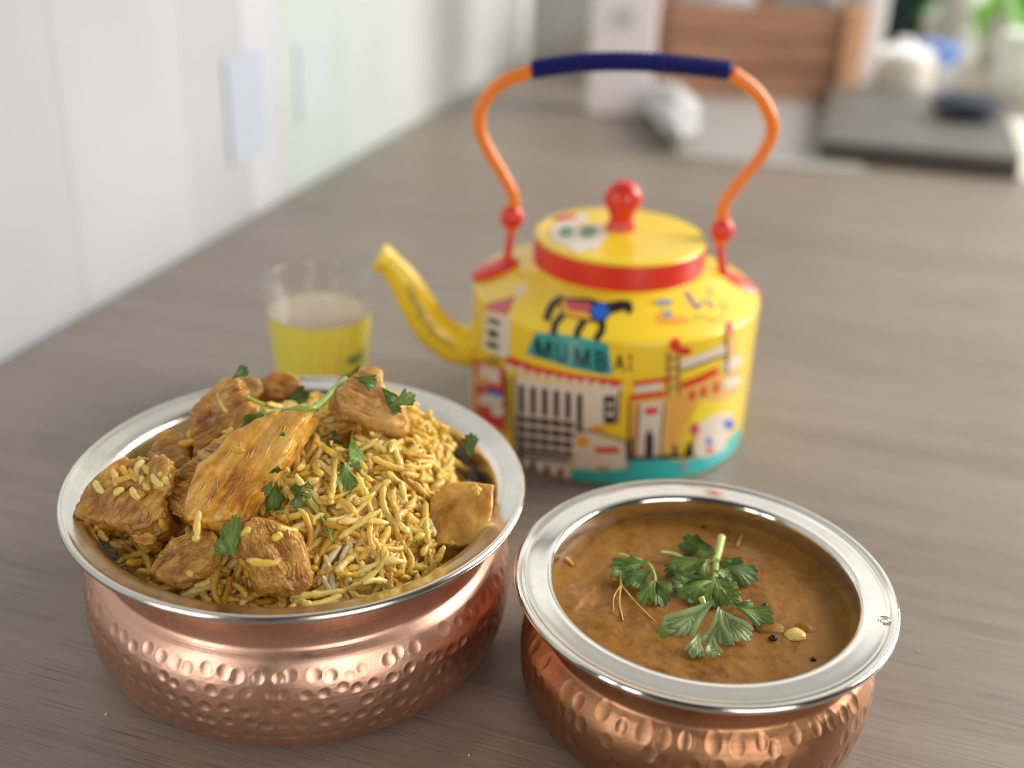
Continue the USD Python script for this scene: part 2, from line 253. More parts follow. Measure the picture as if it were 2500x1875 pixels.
bv = np.stack([gx, gy, heap(gx, gy) + 0.0016 * (meshkit.fbm(np.stack([gx, gy, 0 * gx], -1) * 320, 2, 6) - 0.5) - 0.0012], -1).reshape(-1, 3); ii = (np.arange(k - 1)[:, None] * k + np.arange(k - 1)[None]).ravel()
bf = np.vstack([np.stack([ii, ii + 1, ii + k + 1], -1), np.stack([ii, ii + k + 1, ii + k], -1)])
SOLID = [(bv + LC, bf)]                  # what leaves and loose grains may lie on
_pre = {}
def prep(v, f):
    key = (id(v), id(f))
    if key not in _pre:
        a, b, e = v[f[:, 0]], v[f[:, 1]], v[f[:, 2]]; w = v - EYE; dz = w @ FWD; sx, sy = 1250 + FPX * (w @ RIGHT) / dz, 937.5 - FPX * (w @ UP) / dz
        tx, ty = sx[f], sy[f]; _pre[key] = (v, f, a, b - a, e - a, (sx.min(), sx.max(), sy.min(), sy.max()), tx.min(1), tx.max(1), ty.min(1), ty.max(1))
    return _pre[key]
def hit(px, py, solids=None):            # nearest point of the food behind a point of the picture, and its normal
    d = unit(ray(px, py)); best, nb = 1e9, -FWD
    for v, f in (solids or SOLID):
        _, _, a, e1, e2, bb, x0, x1, y0, y1 = prep(v, f)
        if not (bb[0] <= px <= bb[1] and bb[2] <= py <= bb[3]): continue
        k = np.nonzero((x0 <= px) & (px <= x1) & (y0 <= py) & (py <= y1))[0]
        if not len(k): continue
        a, e1, e2 = a[k], e1[k], e2[k]
        h = np.cross(d, e2); det = (e1 * h).sum(1); det = np.where(np.abs(det) < 1e-15, 1e-15, det); s = EYE - a
        uu = (s * h).sum(1) / det; qq = np.cross(s, e1); vv = (qq @ d) / det; tt = (e2 * qq).sum(1) / det
        ok = (uu >= -1e-6) & (vv >= -1e-6) & (uu + vv <= 1 + 1e-6) & (tt > 0.05)
        if ok.any():
            k = np.nonzero(ok)[0][np.argmin(tt[ok])]
            if tt[k] < best: best = tt[k]; nb = unit(np.cross(e1[k], e2[k]))
    if best > 1e8: return None
    if np.dot(nb, d) > 0: nb = -nb
    return EYE + d * best, nb
Z1 = lambda x, y: (100 + x / 2.553, 850 + y / 2.553)
Z2 = lambda x, y: (600 + x / 2.553, 850 + y / 2.553)
Z3 = lambda x, y: (1250 + x / 2.212, 1150 + y / 2.212)

def chunk(name, label, cat, pts, conv, P, n, fib, tf, tb, m, seed, rnd=10, fibre=0.0006, lump=0.0016, edge=0.0008, wave=430.0, group=None, curve=0.0, parent=None):
    """A piece of food: its outline on the plane through P (from the bowl's middle) with normal n, with a thickness in front and behind, rounded, then torn into fibres."""
    P = LC + A3(P[0], P[1], LH + P[2]); n = unit(n)
    W = [at_plane(*conv(*q), P, n) for q in pts]
    f0, f1 = (at_plane(*conv(*q), P, n) for q in fib)
    x = unit(f1 - f0); y = np.cross(n, x); C = np.mean(W, 0)
    poly = Polygon([((w - C) @ x, (w - C) @ y) for w in W]).buffer(0.001).buffer(-0.001)
    man = extrude(poly, tf + tb).translate((0, 0, -tb)).refine_to_length(edge)
    v, f = arr(man); v = relax(v, f, int(rnd * 1.3))
    nn = normals(v, f); q = v + seed * 0.37
    lumps = meshkit.fbm(q * 85, 3, seed) - 0.5
    warp = meshkit.fbm(q * 60, 2, seed + 9) * 0.016
    fb = meshkit.fbm(np.stack([q[:, 0] * 26, (q[:, 1] + warp) * wave, (q[:, 2] + warp) * wave], -1), 2, seed + 5) - 0.5
    side = (1 - 0.35 * np.clip(nn[:, 2], 0, 1)) if m is M_gold else 1.0; fine = meshkit.fbm(q * 420, 2, seed + 3) - 0.5
    v = v + nn * (lump * 2.7 * lumps + fibre * 4.6 * fb * side + 0.0007 * fine)[:, None]
    v[:, 2] -= abs(curve) * (v[:, 1] ** 2) * 18
    SOLID.append((C + v @ np.stack([x, y, n]), f))
    me = None
    if m in (M_brown, M_tan, M_crack) or name in ('torn_side', 'smooth_face'):
        from scipy.spatial import cKDTree
        gg = np.random.default_rng(seed + 400); nn = normals(v, f); tr = cKDTree(v); fibs = []
        for s0 in gg.choice(len(v), 170):
            L = gg.uniform(0.004, 0.012); o = gg.uniform(0, 6); st = np.linspace(0, L, 9); dr = gg.normal() * 0.25
            P = v[s0] + np.stack([st, dr * st + 0.0006 * np.sin(st * 500 + o), 0 * st], -1); dd, ix = tr.query(P); P = v[ix] + nn[ix] * gg.uniform(-0.0001, 0.00035)
            if np.linalg.norm(np.diff(P, axis=0), axis=1).min() < 1e-4: continue
            P = spline(P[::2], 12); fibs.append(tube(P, gg.uniform(0.0002, 0.0004) * np.sin(np.linspace(0.25, math.pi - 0.25, 12)), 6))
        me = join(fibs)
    if parent: used_last[0] = obj(name, (v, f), m, parent, True, loc=C - LC, basis=np.stack([x, y, n]), label=label)
    else: top = obj(name, (v, f), m, None, True, loc=C, basis=np.stack([x, y, n]), label=label, cat=cat, group=group)
    if me is not None: obj('fibres', me, m, parent and used_last[0] or top, True, kind='stuff')
used_last = [None]
G_CH = 'pieces of chicken in the rice'
SLAB = thing('chicken_piece', 'large smooth golden slab of chicken leaning in the middle of the rice', 'chicken piece', LC)
chunk('smooth_face', None, None,
      [(1695, 392), (1560, 400), (1420, 425), (1310, 500), (1200, 570), (1090, 660), (1020, 740), (960, 860), (925, 960), (915, 1040), (940, 1092), (1100, 1112), (1230, 1090), (1285, 1040), (1330, 960), (1395, 880), (1500, 740), (1565, 640), (1610, 520), (1650, 450)], Z1,
      (-0.022, -0.040, 0.008), (-0.06, -0.52, 0.85), ((1060, 1100), (1560, 420)), 0.004, 0.010, M_gold, 11, 7, 0.0009, 0.0014, wave=330, curve=0.10, parent=SLAB)
chunk('torn_side', 'brown torn side with fine fibres', None,
      [(1180, 560), (1020, 640), (940, 720), (860, 830), (812, 950), (845, 1045), (930, 1090), (980, 1030), (990, 930), (1050, 790), (1130, 680), (1230, 590)], Z1,
      (-0.028, -0.034, 0.0075), (-0.38, -0.50, 0.78), ((850, 940), (1010, 1000)), 0.003, 0.008, M_brown, 13, 5, 0.0011, 0.0016, wave=620, parent=SLAB)
chunk('torn_edge', 'pale torn right edge', None,
      [(1700, 385), (1640, 470), (1580, 620), (1500, 740), (1400, 880), (1330, 975), (1370, 960), (1440, 860), (1560, 700), (1610, 560), (1650, 480)], Z1,
      (-0.010, -0.026, 0.014), (0.35, -0.62, 0.70), ((1400, 900), (1600, 560)), 0.0015, 0.008, M_tan, 17, 4, 0.0008, 0.0014, wave=620, parent=SLAB)
chunk('chicken_piece', 'brown torn chicken behind the golden slab, upright with fibrous left edge', 'chicken piece',
      [(1210, 205), (1130, 260), (1010, 340), (965, 420), (945, 520), (965, 620), (1000, 680), (1100, 660), (1240, 600), (1380, 520), (1400, 420), (1340, 370), (1270, 300), (1265, 215)], Z1,
      (-0.034, 0.016, 0.020), (-0.22, -0.60, 0.77), ((960, 560), (1260, 420)), 0.005, 0.011, M_brown, 23, 9, 0.0010, 0.0020, curve=0.1)
chunk('chicken_piece', 'rounded brown chicken nugget at the back rim of the larger bowl', 'chicken piece',
      [(1385, 235), (1440, 200), (1530, 200), (1600, 240), (1640, 310), (1650, 360), (1560, 360), (1440, 350), (1380, 320)], Z1,
      (-0.018, 0.050, 0.012), (0.1, -0.6, 0.8), ((1380, 240), (1640, 330)), 0.008, 0.008, M_brown, 31, 12, 0.0004, 0.0022)
chunk('chicken_piece', 'thin brown chicken sliver at the top between the torn piece and the nugget', 'chicken piece',
      [(1262, 185), (1320, 195), (1365, 240), (1375, 290), (1340, 310), (1290, 270)], Z1,
      (-0.026, 0.046, 0.018), (0.2, -0.6, 0.8), ((1262, 185), (1350, 300)), 0.003, 0.004, M_tan, 37, 5, 0.0005, 0.0008)
chunk('chicken_piece', 'wrinkled brown chicken on the left rim, topped with clumped rice', 'chicken piece',
      [(238, 1010), (300, 930), (400, 850), (470, 770), (560, 720), (680, 690), (790, 700), (840, 760), (830, 850), (800, 950), (790, 1060), (700, 1130), (600, 1150), (480, 1130), (380, 1110), (290, 1090)], Z1,
      (-0.060, -0.026, 0.004), (-0.25, -0.50, 0.83), ((330, 1090), (700, 720)), 0.006, 0.010, M_brown, 43, 12, 0.0011, 0.0022, curve=-0.25)
chunk('chicken_piece', 'small brown chicken tucked between the wrinkled left piece and the far wall', 'chicken piece',
      [(700, 700), (760, 600), (800, 560), (870, 565), (950, 600), (960, 680), (940, 780), (850, 800), (760, 760)], Z1,
      (-0.052, 0.004, 0.004), (-0.2, -0.5, 0.8), ((700, 700), (950, 640)), 0.005, 0.008, M_brown, 47, 9, 0.0009, 0.0018)
chunk('chicken_piece', 'cracked tan chicken at the front rim under the broad coriander leaf', 'chicken piece',
      [(1255, 1130), (1320, 1085), (1440, 1100), (1560, 1140), (1610, 1180), (1640, 1260), (1670, 1380), (1690, 1480), (1620, 1540), (1480, 1540), (1360, 1520), (1330, 1430), (1260, 1330), (1235, 1220)], Z1,
      (0.002, -0.056, 0.001), (0.20, -0.66, 0.72), ((1300, 1120), (1520, 1530)), 0.008, 0.010, M_crack, 53, 24, 0.0006, 0.0018, wave=330, curve=-0.4)
chunk('chicken_piece', 'flat wedge of brown chicken left of the cracked piece at the front rim', 'chicken piece',
      [(700, 1410), (760, 1340), (850, 1260), (960, 1190), (1050, 1170), (1110, 1200), (1110, 1290), (1060, 1380), (960, 1450), (860, 1480), (760, 1450)], Z1,
      (-0.026, -0.056, -0.006), (-0.1, -0.45, 0.85), ((700, 1430), (1080, 1190)), 0.005, 0.008, M_brown, 59, 9, 0.0009, 0.0018)
chunk('chicken_piece', 'orange brown chicken on the top right of the rice under coriander leaves', 'chicken piece',
      [(540, 320), (600, 260), (660, 215), (720, 170), (800, 165), (840, 210), (860, 290), (900, 340), (960, 400), (1000, 460), (990, 520), (900, 530), (820, 520), (740, 490), (660, 450), (580, 420)], Z2,
      (0.020, 0.014, 0.030), (0.15, -0.62, 0.77), ((560, 330), (960, 470)), 0.006, 0.010, M_tan, 67, 9, 0.0008, 0.0026, wave=380)
chunk('chicken_piece', 'dim round chicken under the wrinkled left piece, low in the bowl', 'chicken piece',
      [(560, 1180), (640, 1130), (730, 1140), (760, 1190), (740, 1250), (660, 1260), (590, 1230)], Z1,
      (-0.040, -0.040, -0.010), (0, -0.6, 0.8), ((560, 1190), (740, 1190)), 0.006, 0.008, M_gold, 71, 12, 0.0004, 0.0012)
chunk('potato_chunk', 'tan cube of potato at the right wall of the larger bowl', 'potato',
      [(1150, 960), (1225, 872), (1330, 858), (1548, 872), (1545, 960), (1520, 1090), (1470, 1215), (1330, 1262), (1190, 1240), (1135, 1130)], Z2,
      (0.064, -0.018, -0.002), (0.05, -0.62, 0.78), ((1160, 1050), (1520, 1000)), 0.005, 0.018, M_pot, 79, 5, 0.00005, 0.0011, curve=0.0)

# rice grains: the nearest 300 are parts of the heap, the rest is one joined part
def grain_mesh(g, L=None, bend=None, seg=8, rings=13, r=None):
    L = L or g.uniform(0.0100, 0.0215); r = r or g.uniform(0.00112, 0.00140); t = np.linspace(-1, 1, rings)
    bend = g.normal() * 0.5 if bend is None else bend; ang = t * bend
    x = np.cumsum(np.r_[0, np.cos((ang[1:] + ang[:-1]) / 2)]); y = np.cumsum(np.r_[0, np.sin((ang[1:] + ang[:-1]) / 2)])
    P = np.stack([x - x.mean(), y - y.mean(), 0 * x], -1) * L / (rings - 1)
    rad = r * np.sqrt(np.clip(1 - np.abs(t) ** 9 * g.uniform(0.80, 0.93), 0, 1)) * (1 + 0.12 * g.normal(size=rings)); V, F = tube(P, rad, seg)
    return V + 0.00016 * g.normal(size=V.shape), F
def frame(n, g, tilt=0.25):
    a = unit(np.cross(n, g.normal(size=3))); a = unit(a + n * g.normal() * tilt); b = unit(np.cross(n, a)); return np.stack([a, b, np.cross(a, b)])
RH_ = thing('rice_heap', 'heap of yellow rice with chicken filling the larger copper bowl', 'rice', LC)
g = np.random.default_rng(21); grains = []
while len(grains) < 1900:
    u, v = g.uniform(-0.076, 0.076, 2)
    if u * u + v * v > 0.0700 ** 2: continue
    e = 0.0012; hx = (heap(u + e, v) - heap(u - e, v)) / (2 * e); hy = (heap(u, v + e) - heap(u, v - e)) / (2 * e)
    n = unit((-hx, -hy, 1))
    if g.random() > 0.33 / max(n[2], 0.33): continue
    p = A3(u, v, float(heap(u, v))) + n * g.uniform(-0.0026, 0.0026)
    cl = meshkit.noise(A3(u, v, 0) * 95, 4); p = p + n * 0.004 * (cl - 0.5)
    w = p + LC - EYE; d = np.linalg.norm(w); facing = -np.dot(n, w) / d
    V, F = grain_mesh(g); V = V @ frame(n, g, 0.20) + p; grains.append((facing > 0.15, d, V, F, u, v, p))
def behind(gr):                          # is a grain covered by a larger piece lying in front of it
    w = gr[6] + LC - EYE; d = unit(w); px = (1250 + FPX * (d @ RIGHT) / (d @ FWD), 937.5 - FPX * (d @ UP) / (d @ FWD))
    q = hit(px[0], px[1], SOLID[1:]); return q is not None and np.linalg.norm(q[0] - EYE) < np.linalg.norm(w)
order = sorted(range(len(grains)), key=lambda i: (not grains[i][0], grains[i][1] - 0.9 * (grains[i][6][2])))
own, rest, n_own = [], [], 0
for i in order:
    if n_own < 300 and grains[i][0] and g.random() < 0.75 and not behind(grains[i]):
        obj('grain', (grains[i][2], grains[i][3]), M_white_rice if g.random() < 0.015 else M_rice, RH_, True); n_own += 1
    else: rest.append((grains[i][2], grains[i][3]))
obj('packed_grains', join(rest), M_rice, RH_, True, kind='stuff')
obj('rice_bed', (bv, bf), M_bed, RH_, True, kind='stuff')
LOOSE = []
def loose(a, b, conv, m, bend=0.3, label=None, lift=0.0008, r=0.00125, sol=None):
    qa, qb = hit(*conv(*a), sol), hit(*conv(*b), sol)
    if qa is None: return
    A_, B_ = qa[0] + qa[1] * lift, (qb or qa)[0] + (qb or qa)[1] * lift
    dA = np.linalg.norm(A_ - EYE); B_ = EYE + unit(ray(*conv(*b))) * min(max(np.linalg.norm(B_ - EYE), dA - 0.005), dA + 0.005)
    M_ = (A_ + B_) / 2 + np.cross(unit(B_ - A_), -FWD) * bend * np.linalg.norm(B_ - A_) * 0.5
    P = spline([A_, M_, B_], 11); s = np.linspace(-1, 1, 11); rad = r * (1 - np.abs(s) ** 4 * 0.6) * (1 + 0.08 * rng.normal(size=11))
    LOOSE.append((label, a[0], obj('rice_grain', tube(P, rad, 9), m, None, True, label=label, cat='rice grain', group='loose rice grains')))
LG = [(lambda x, y: x < 850 and y < 950, 'yellow grain in the clump on the wrinkled left chicken'), (lambda x, y: x < 830, 'yellow grain hanging under the wrinkled left chicken'), (lambda x, y: y < 450, 'pale rice grain lying on the torn chicken behind the golden slab'), (lambda x, y: y < 700, 'single pale rice grain on the face of the golden slab'), (lambda x, y: y < 1060 and x < 1060, 'upright rice grain against the lower edge of the golden slab'), (lambda x, y: y < 1230 and x > 1200, 'yellow grain on the top edge of the cracked tan chicken'), (lambda x, y: True, 'yellow grain in the tangle at the front rim by the cracked chicken')]
for a, b, c in [((1105, 290), (1190, 420), .1), ((1180, 625), (1270, 640), .1), ((990, 1020), (975, 1180), .1), ((985, 1180), (950, 1200), .2), ((715, 550), (712, 690), .02), ((860, 600), (950, 575), .2), ((340, 830), (390, 900), .2), ((440, 690), (540, 700), .3), ((440, 760), (470, 860), -.2),
                ((450, 840), (590, 790), .1), ((600, 740), (640, 860), .2), ((640, 740), (700, 830), -.2), ((700, 790), (760, 860), .2), ((740, 780), (815, 800), .1), ((700, 850), (790, 880), .2), ((560, 760), (600, 830), .1), ((630, 800), (680, 880), .3), ((460, 920), (520, 880), -.3), ((590, 890), (650, 920), .2), ((770, 800), (800, 880), .2),
                ((650, 700), (600, 760), .2), ((500, 740), (560, 800), .2), ((560, 880), (620, 940), .2), ((345, 1100), (385, 1170), .2), ((370, 1130), (420, 1200), .2), ((440, 1190), (570, 1160), .2), ((740, 1060), (790, 1130), .2), ((1230, 1180), (1300, 1120), .2), ((1480, 1120), (1600, 1140), .2), ((1600, 1130), (1625, 1045), -.2), ((1430, 1190), (1500, 1150), .2),
                ((1290, 1320), (1480, 1340), .1), ((910, 1400), (990, 1420), .2), ((950, 1480), (1100, 1400), .3), ((1150, 1440), (1250, 1310), -.3), ((1250, 1310), (1290, 1430), -.35), ((1200, 1410), (1280, 1440), .2), ((1140, 1450), (1160, 1530), .2), ((1230, 1450), (1330, 1500), .1), ((1250, 1500), (1360, 1530), .2), ((1310, 1470), (1400, 1540), .2), ((1050, 1420), (1130, 1470), .2)]:
    loose(a, b, Z1, M_rice, c, next(l for t_, l in LG if t_(*a)), r=0.0015)
for a, b, c in [((1380, 830), (1400, 900), .2), ((1400, 880), (1470, 890), -.2), ((1430, 850), (1450, 920), .2)]: loose(a, b, Z2, M_rice, c, 'yellow grain on the top edge of the potato chunk')
WG = 'white grain hanging at the front of the rice heap'
for a, b, c in [((450, 1480), (590, 1230), -.15), ((640, 1230), (655, 1450), .45), ((530, 1370), (545, 1510), .05)]:
    loose(a, b, Z2, M_white_rice, c, WG, 0.002, 0.0014)

ORD = 'leftmost,second from left,third from left,fourth from left,fifth from left,sixth from left,seventh from left,eighth from left,ninth from left,tenth from left,eleventh from left,twelfth from left,thirteenth from left,fourteenth from left,fifteenth from left,sixteenth from left,seventeenth from left'.split(',')
for l in sorted({q[0] for q in LOOSE}):
    same = sorted((q[1], q[2]) for q in LOOSE if q[0] == l)
    if len(same) > 1:
        for k, (_, p) in enumerate(same): stage.GetPrimAtPath(p).SetCustomDataByKey('label', ('rightmost' if k == len(same) - 1 else ORD[k]) + ' ' + l)
# ------------------------------------------------------------------ coriander
def leaf_mat(name, a, b, vein):
    return mat(name, {'tc': ('texture_coordinate', {}), 'n': ('noise_texture', {'scale': 260, 'detail': 4}), 'r': ('rgb_ramp', {'ramp': [(0.3, a), (0.7, b)]}), 'at': ('attribute', {'attribute': 'vein'}), 'mx': ('mix_color', {'b': vein}),
        'p': ('principled_bsdf', {'roughness': 0.42}), 'tl': ('translucent_bsdf', {}), 'ms': ('mix_closure', {'fac': 0.22}), 'bp': ('bump', {'strength': 0.5, 'distance': 0.0004, 'invert': True})},
        [('tc.object', 'n.vector'), ('n.fac', 'r.fac'), ('r.color', 'mx.a'), ('at.fac', 'mx.fac'), ('mx.result', 'p.base_color'), ('mx.result', 'tl.color'), ('at.fac', 'bp.height'), ('bp.normal', 'p.normal'), ('p.BSDF', 'ms.closure1'), ('tl.BSDF', 'ms.closure2')], surface='ms.closure')
M_leaf = leaf_mat('coriander_leaf', (0.070, 0.145, 0.014), (0.145, 0.255, 0.032), (0.22, 0.33, 0.07))
M_leafd = leaf_mat('dark_coriander_leaf', (0.036, 0.084, 0.011), (0.085, 0.165, 0.022), (0.13, 0.22, 0.045))
M_leafp = leaf_mat('pale_coriander_leaf', (0.33, 0.42, 0.165), (0.37, 0.46, 0.19), (0.12, 0.20, 0.05))
M_stem = simple('coriander_stem', (0.22, 0.36, 0.07), 0.35, subsurface_weight=0.2, subsurface_scale=0.002)
M_stemp = simple('pale_coriander_stem', (0.38, 0.52, 0.14), 0.35, subsurface_weight=0.3, subsurface_scale=0.002)
def leaf_shape(g, lobes=3, spread=58):
    parts, veins = [], []
    for k in range(lobes):
        a = math.radians((k - (lobes - 1) / 2) * spread * (1 + 0.06 * g.normal())); L = (1.0 if k == (lobes - 1) / 2 else 0.86) * g.uniform(0.93, 1.05)
        root = A3(0.10 * math.sin(a), 0.10 * math.cos(a))
        for j, o in enumerate((-38, -19, 0, 19, 38)):
            b = a + math.radians(o * 0.9 + 3 * g.normal()); l = L * (1 - 0.12 * abs(j - 2) - 0.04 * g.random()) * 0.52
            c = root * 2.2 + A3(math.sin(a), math.cos(a)) * L * 0.30; tip = c + l * A3(math.sin(b), math.cos(b))
            w = 0.105; parts.append(Polygon([root, c + w * A3(math.cos(b), -math.sin(b)), tip + 0.04 * A3(math.cos(b), -math.sin(b)) - 0.05 * A3(math.sin(b), math.cos(b)), tip, tip - 0.04 * A3(math.cos(b), -math.sin(b)) - 0.05 * A3(math.sin(b), math.cos(b)), c - w * A3(math.cos(b), -math.sin(b))]).buffer(0.012))
            veins.append((c * 0.7, tip))
        veins.append((A3(0, 0), root * 2.2 + A3(math.sin(a), math.cos(a)) * L * 0.8))
    s = unary_union(parts).buffer(0.015).buffer(-0.015); s = max(getattr(s, 'geoms', [s]), key=lambda q: q.area); k = 1.12 / s.bounds[3]
    return affinity.scale(s, k * 1.32, k, origin=(0, 0)), [(a * k, b * k) for a, b in veins]
def leaf_mesh(g, size, curl=0.5, lobes=3, spread=58, edge=0.06, thick=0.0003):
    s, veins = leaf_shape(g, lobes, spread)
    v, f = arr(extrude(Polygon(s.exterior), thick / size).refine_to_length(edge))
    vd = np.full(len(v), 9.0)
    for a, b in veins:
        ab = b - a; tt = np.clip(((v[:, :2] - a) @ ab) / (ab @ ab), 0, 1); vd = np.minimum(vd, np.linalg.norm(v[:, :2] - a - tt[:, None] * ab, axis=1))
    vein = np.exp(-(vd / 0.020) ** 2)
    x, y = v[:, 0].copy(), v[:, 1].copy(); o = g.uniform(0, 6, 3)
    z = (1.6 * curl - 0.2) * (-0.34 * (y - 0.4) ** 2 - 0.34 * x ** 2 * g.uniform(-1.0, 0.8)) + 0.085 * np.sin(7 * x + o[0]) * np.sin(6 * y + o[1]) + 0.07 * (meshkit.fbm(np.stack([x * 4, y * 4, 0 * x + o[2]], -1), 2, 3) - .5)
    v[:, 2] += z; return v * size, f, vein
def coriander(name, label, conv, stems, leaves, seed, group=None, stem_m=None, cat='coriander'):
    g = np.random.default_rng(seed); parts = []; sol = list(SOLID)
    def pt(q, lift):
        h = hit(*conv(*q), sol) or (at_z(*conv(*q), LH), A3(0, 0, 1)); return h[0] + h[1] * lift * 0.5 - unit(ray(*conv(*q))) * lift, h[1]
    for pts, r0, r1, lift in stems:
        W = []
        for q in pts:
            p = pt(q, lift)[0]; dd = np.linalg.norm(p - EYE)
            if W: d0 = np.linalg.norm(W[-1] - EYE); p = EYE + unit(ray(*conv(*q))) * min(max(dd, d0 - 0.009), d0 + 0.009)
            W.append(p)
        parts.append(('stem', tube(spline(W, 10 * len(W)), np.linspace(r0, r1, 10 * len(W)), 10), stem_m or M_stem, None))
    for base, tip, wd, m, curl, lift in leaves:
        b, nb = pt(base, lift); tdir = unit(ray(*conv(*tip))); db = np.linalg.norm(b - EYE)
        ht = hit(*conv(*tip), sol); dt = np.linalg.norm(ht[0] - EYE) - lift if ht is not None else db
        tt = EYE + tdir * min(max(dt, db - 0.006), db + 0.008)
        y = tt - b; L = np.linalg.norm(y); y = y / L; L *= 1.16; n = unit(0.3 * nb + 0.7 * unit(EYE - b) + 0.16 * g.normal(size=3)); n = unit(n - y * (n @ y)); x = np.cross(y, n)
        v, f, vein = leaf_mesh(g, L, curl, 3, 58 * wd, 0.034 if L > 0.011 else 0.07)
        parts.append(('leaf', (b - 0.1 * L * y + 0.0042 * unit(EYE - b) + v @ np.stack([x, y, n]), f), m, vein))
    o = np.mean([np.asarray(q[1][0]).mean(0) for q in parts], 0); t = thing(name, label, cat, o, group)
    for nm, (v, f), m, vein in parts: obj(nm, (v - o, f), m, t, True, prim=None if vein is None else {'vein': vein})
    return t
D_, G_, P_ = M_leafd, M_leaf, M_leafp
coriander('coriander_sprig', 'long coriander sprig lying over the chicken at the top of the rice', lambda x, y: (100 + x / 2.553, 850 + y / 2.553),
    [([(1275, 315), (1360, 340), (1450, 370), (1530, 375)], 0.0008, 0.0009, 0.002), ([(1400, 415), (1500, 395), (1600, 375), (1690, 375), (1760, 330), (1830, 250), (1900, 190)], 0.0011, 0.0012, 0.003), ([(1760, 350), (1745, 420), (1730, 480)], 0.0006, 0.0005, 0.002)],
    [((1410, 400), (1140, 530), 1.0, D_, .5, .002), ((1400, 400), (1290, 470), .9, G_, .6, .003), ((1420, 390), (1300, 400), .9, D_, .4, .0025), ((1500, 385), (1660, 400), .5, D_, .8, .0015), ((1740, 400), (1690, 540), .8, D_, .5, .002), ((1735, 420), (1790, 480), .8, D_, .5, .0015),
     ((1880, 200), (1960, 350), 1.1, G_, .6, .003), ((1900, 190), (2080, 300), 1.0, G_, .7, .0035), ((1860, 210), (2010, 180), .8, D_, .5, .002), ((2120, 250), (2200, 330), .9, D_, .5, .0015), ((2170, 370), (2310, 300), 1.15, G_, .4, .002), ((2140, 330), (2230, 390), .8, D_, .4, .001), ((1900, 180), (2000, 260), 1.0, G_, .6, .0045), ((1960, 190), (2080, 220), .9, D_, .6, .0035), ((1560, 375), (1460, 450), .7, G_, .6, .003), ((1400, 395), (1200, 470), 1.0, D_, .5, .004)], 101)
coriander('coriander_leaf', 'small dark coriander leaf at the very top of the brown chicken', Z1, [], [((1190, 195), (1275, 130), .8, D_, .6, .002)], 103, cat='coriander leaf')
coriander('coriander_sprig', 'coriander cluster with three leaves in the middle of the rice', Z2, [([(540, 540), (560, 600), (600, 680), (630, 730)], .0004, .0004, .002)],
    [((590, 700), (470, 630), 1.1, D_, .5, .003), ((570, 620), (650, 640), .9, D_, .5, .003), ((620, 720), (620, 860), .7, G_, .6, .003), ((600, 600), (530, 540), .7, D_, .4, .003), ((630, 740), (740, 670), .5, G_, .8, .003), ((560, 660), (540, 780), .9, D_, .4, .002)], 107)
coriander('coriander_sprig', 'drooping coriander leaf on a short stem beside the golden slab', Z2, [([(200, 730), (170, 780), (150, 830)], .0004, .0004, .002)], [((165, 810), (190, 985), 1.0, D_, .4, .003), ((160, 820), (120, 900), .8, D_, .5, .002), ((195, 735), (215, 770), .6, D_, .5, .002)], 109)
coriander('coriander_sprig', 'coriander with a long thin stem hanging down the rice', Z2, [([(345, 880), (390, 950), (450, 1030), (510, 1110), (535, 1200)], .0006, .0005, .003), ([(330, 930), (325, 1000), (300, 1060), (250, 1095)], .0004, .0003, .002)],
    [((370, 890), (410, 850), 1.0, D_, .5, .003), ((350, 930), (320, 850), 1.0, D_, .4, .003), ((340, 900), (320, 990), .7, D_, .5, .003), ((360, 920), (405, 920), .8, G_, .5, .003)], 113)
coriander('coriander_leaf', 'broad bright coriander leaf at the front, on the cracked tan chicken', Z1, [], [((1225, 1285), (1175, 1085), 1.0, G_, .3, .0035), ((1215, 1280), (1090, 1230), .9, G_, .3, .003)], 127, cat='coriander leaf')
coriander('coriander_leaf', 'dark coriander leaf against the far right wall of the larger bowl', Z2, [], [((1400, 700), (1405, 550), 1.0, D_, .4, .002), ((1390, 690), (1370, 590), .9, D_, .4, .003)], 131, cat='coriander leaf')
coriander('coriander_leaf', 'tiny green coriander fleck on the golden slab of chicken', Z1, [], [((1480, 550), (1515, 535), .9, D_, .2, .0008)], 137, cat='coriander leaf')

# ------------------------------------------------------------------ curry
CZ = RH - 0.0117
na, nr = 220, 90; aa = np.arange(na) * 2 * np.pi / na; rr_ = np.linspace(0, 1, nr) ** 0.8 * (0.826 * RR)
cx_, cy_ = np.outer(rr_, np.cos(aa)), np.outer(rr_, np.sin(aa)); pp = np.stack([cx_, cy_, 0 * cx_], -1)
h1 = meshkit.fbm(pp * 110, 4, 5); h2 = meshkit.fbm(pp * 34, 2, 8)
left = np.exp(-(((cx_ + 0.036) / 0.022) ** 2 + ((cy_ - 0.0) / 0.035) ** 2))
zz = 0.0016 * (h1 - 0.5) + 0.0018 * (h2 - 0.5) + left * 0.0034 * (meshkit.fbm(np.stack([cx_ * 60 + cy_ * 40, cy_ * 90 - cx_ * 130, 0 * cx_], -1), 3, 4) - 0.45)
edge_ = np.clip((rr_ / (0.826 * RR) - 0.94) / 0.06, 0, 1)[:, None]; zz = zz * (1 - edge_) + 0.0009 * edge_ ** 2
cv = np.stack([cx_, cy_, zz], -1).reshape(-1, 3); i_ = np.arange(nr - 1)[:, None] * na + np.arange(na)[None]; j_ = np.arange(nr - 1)[:, None] * na + ((np.arange(na) + 1) % na)[None]
cf = np.concatenate([np.stack([i_, i_ + na, j_ + na], -1).reshape(-1, 3), np.stack([i_, j_ + na, j_], -1).reshape(-1, 3)])
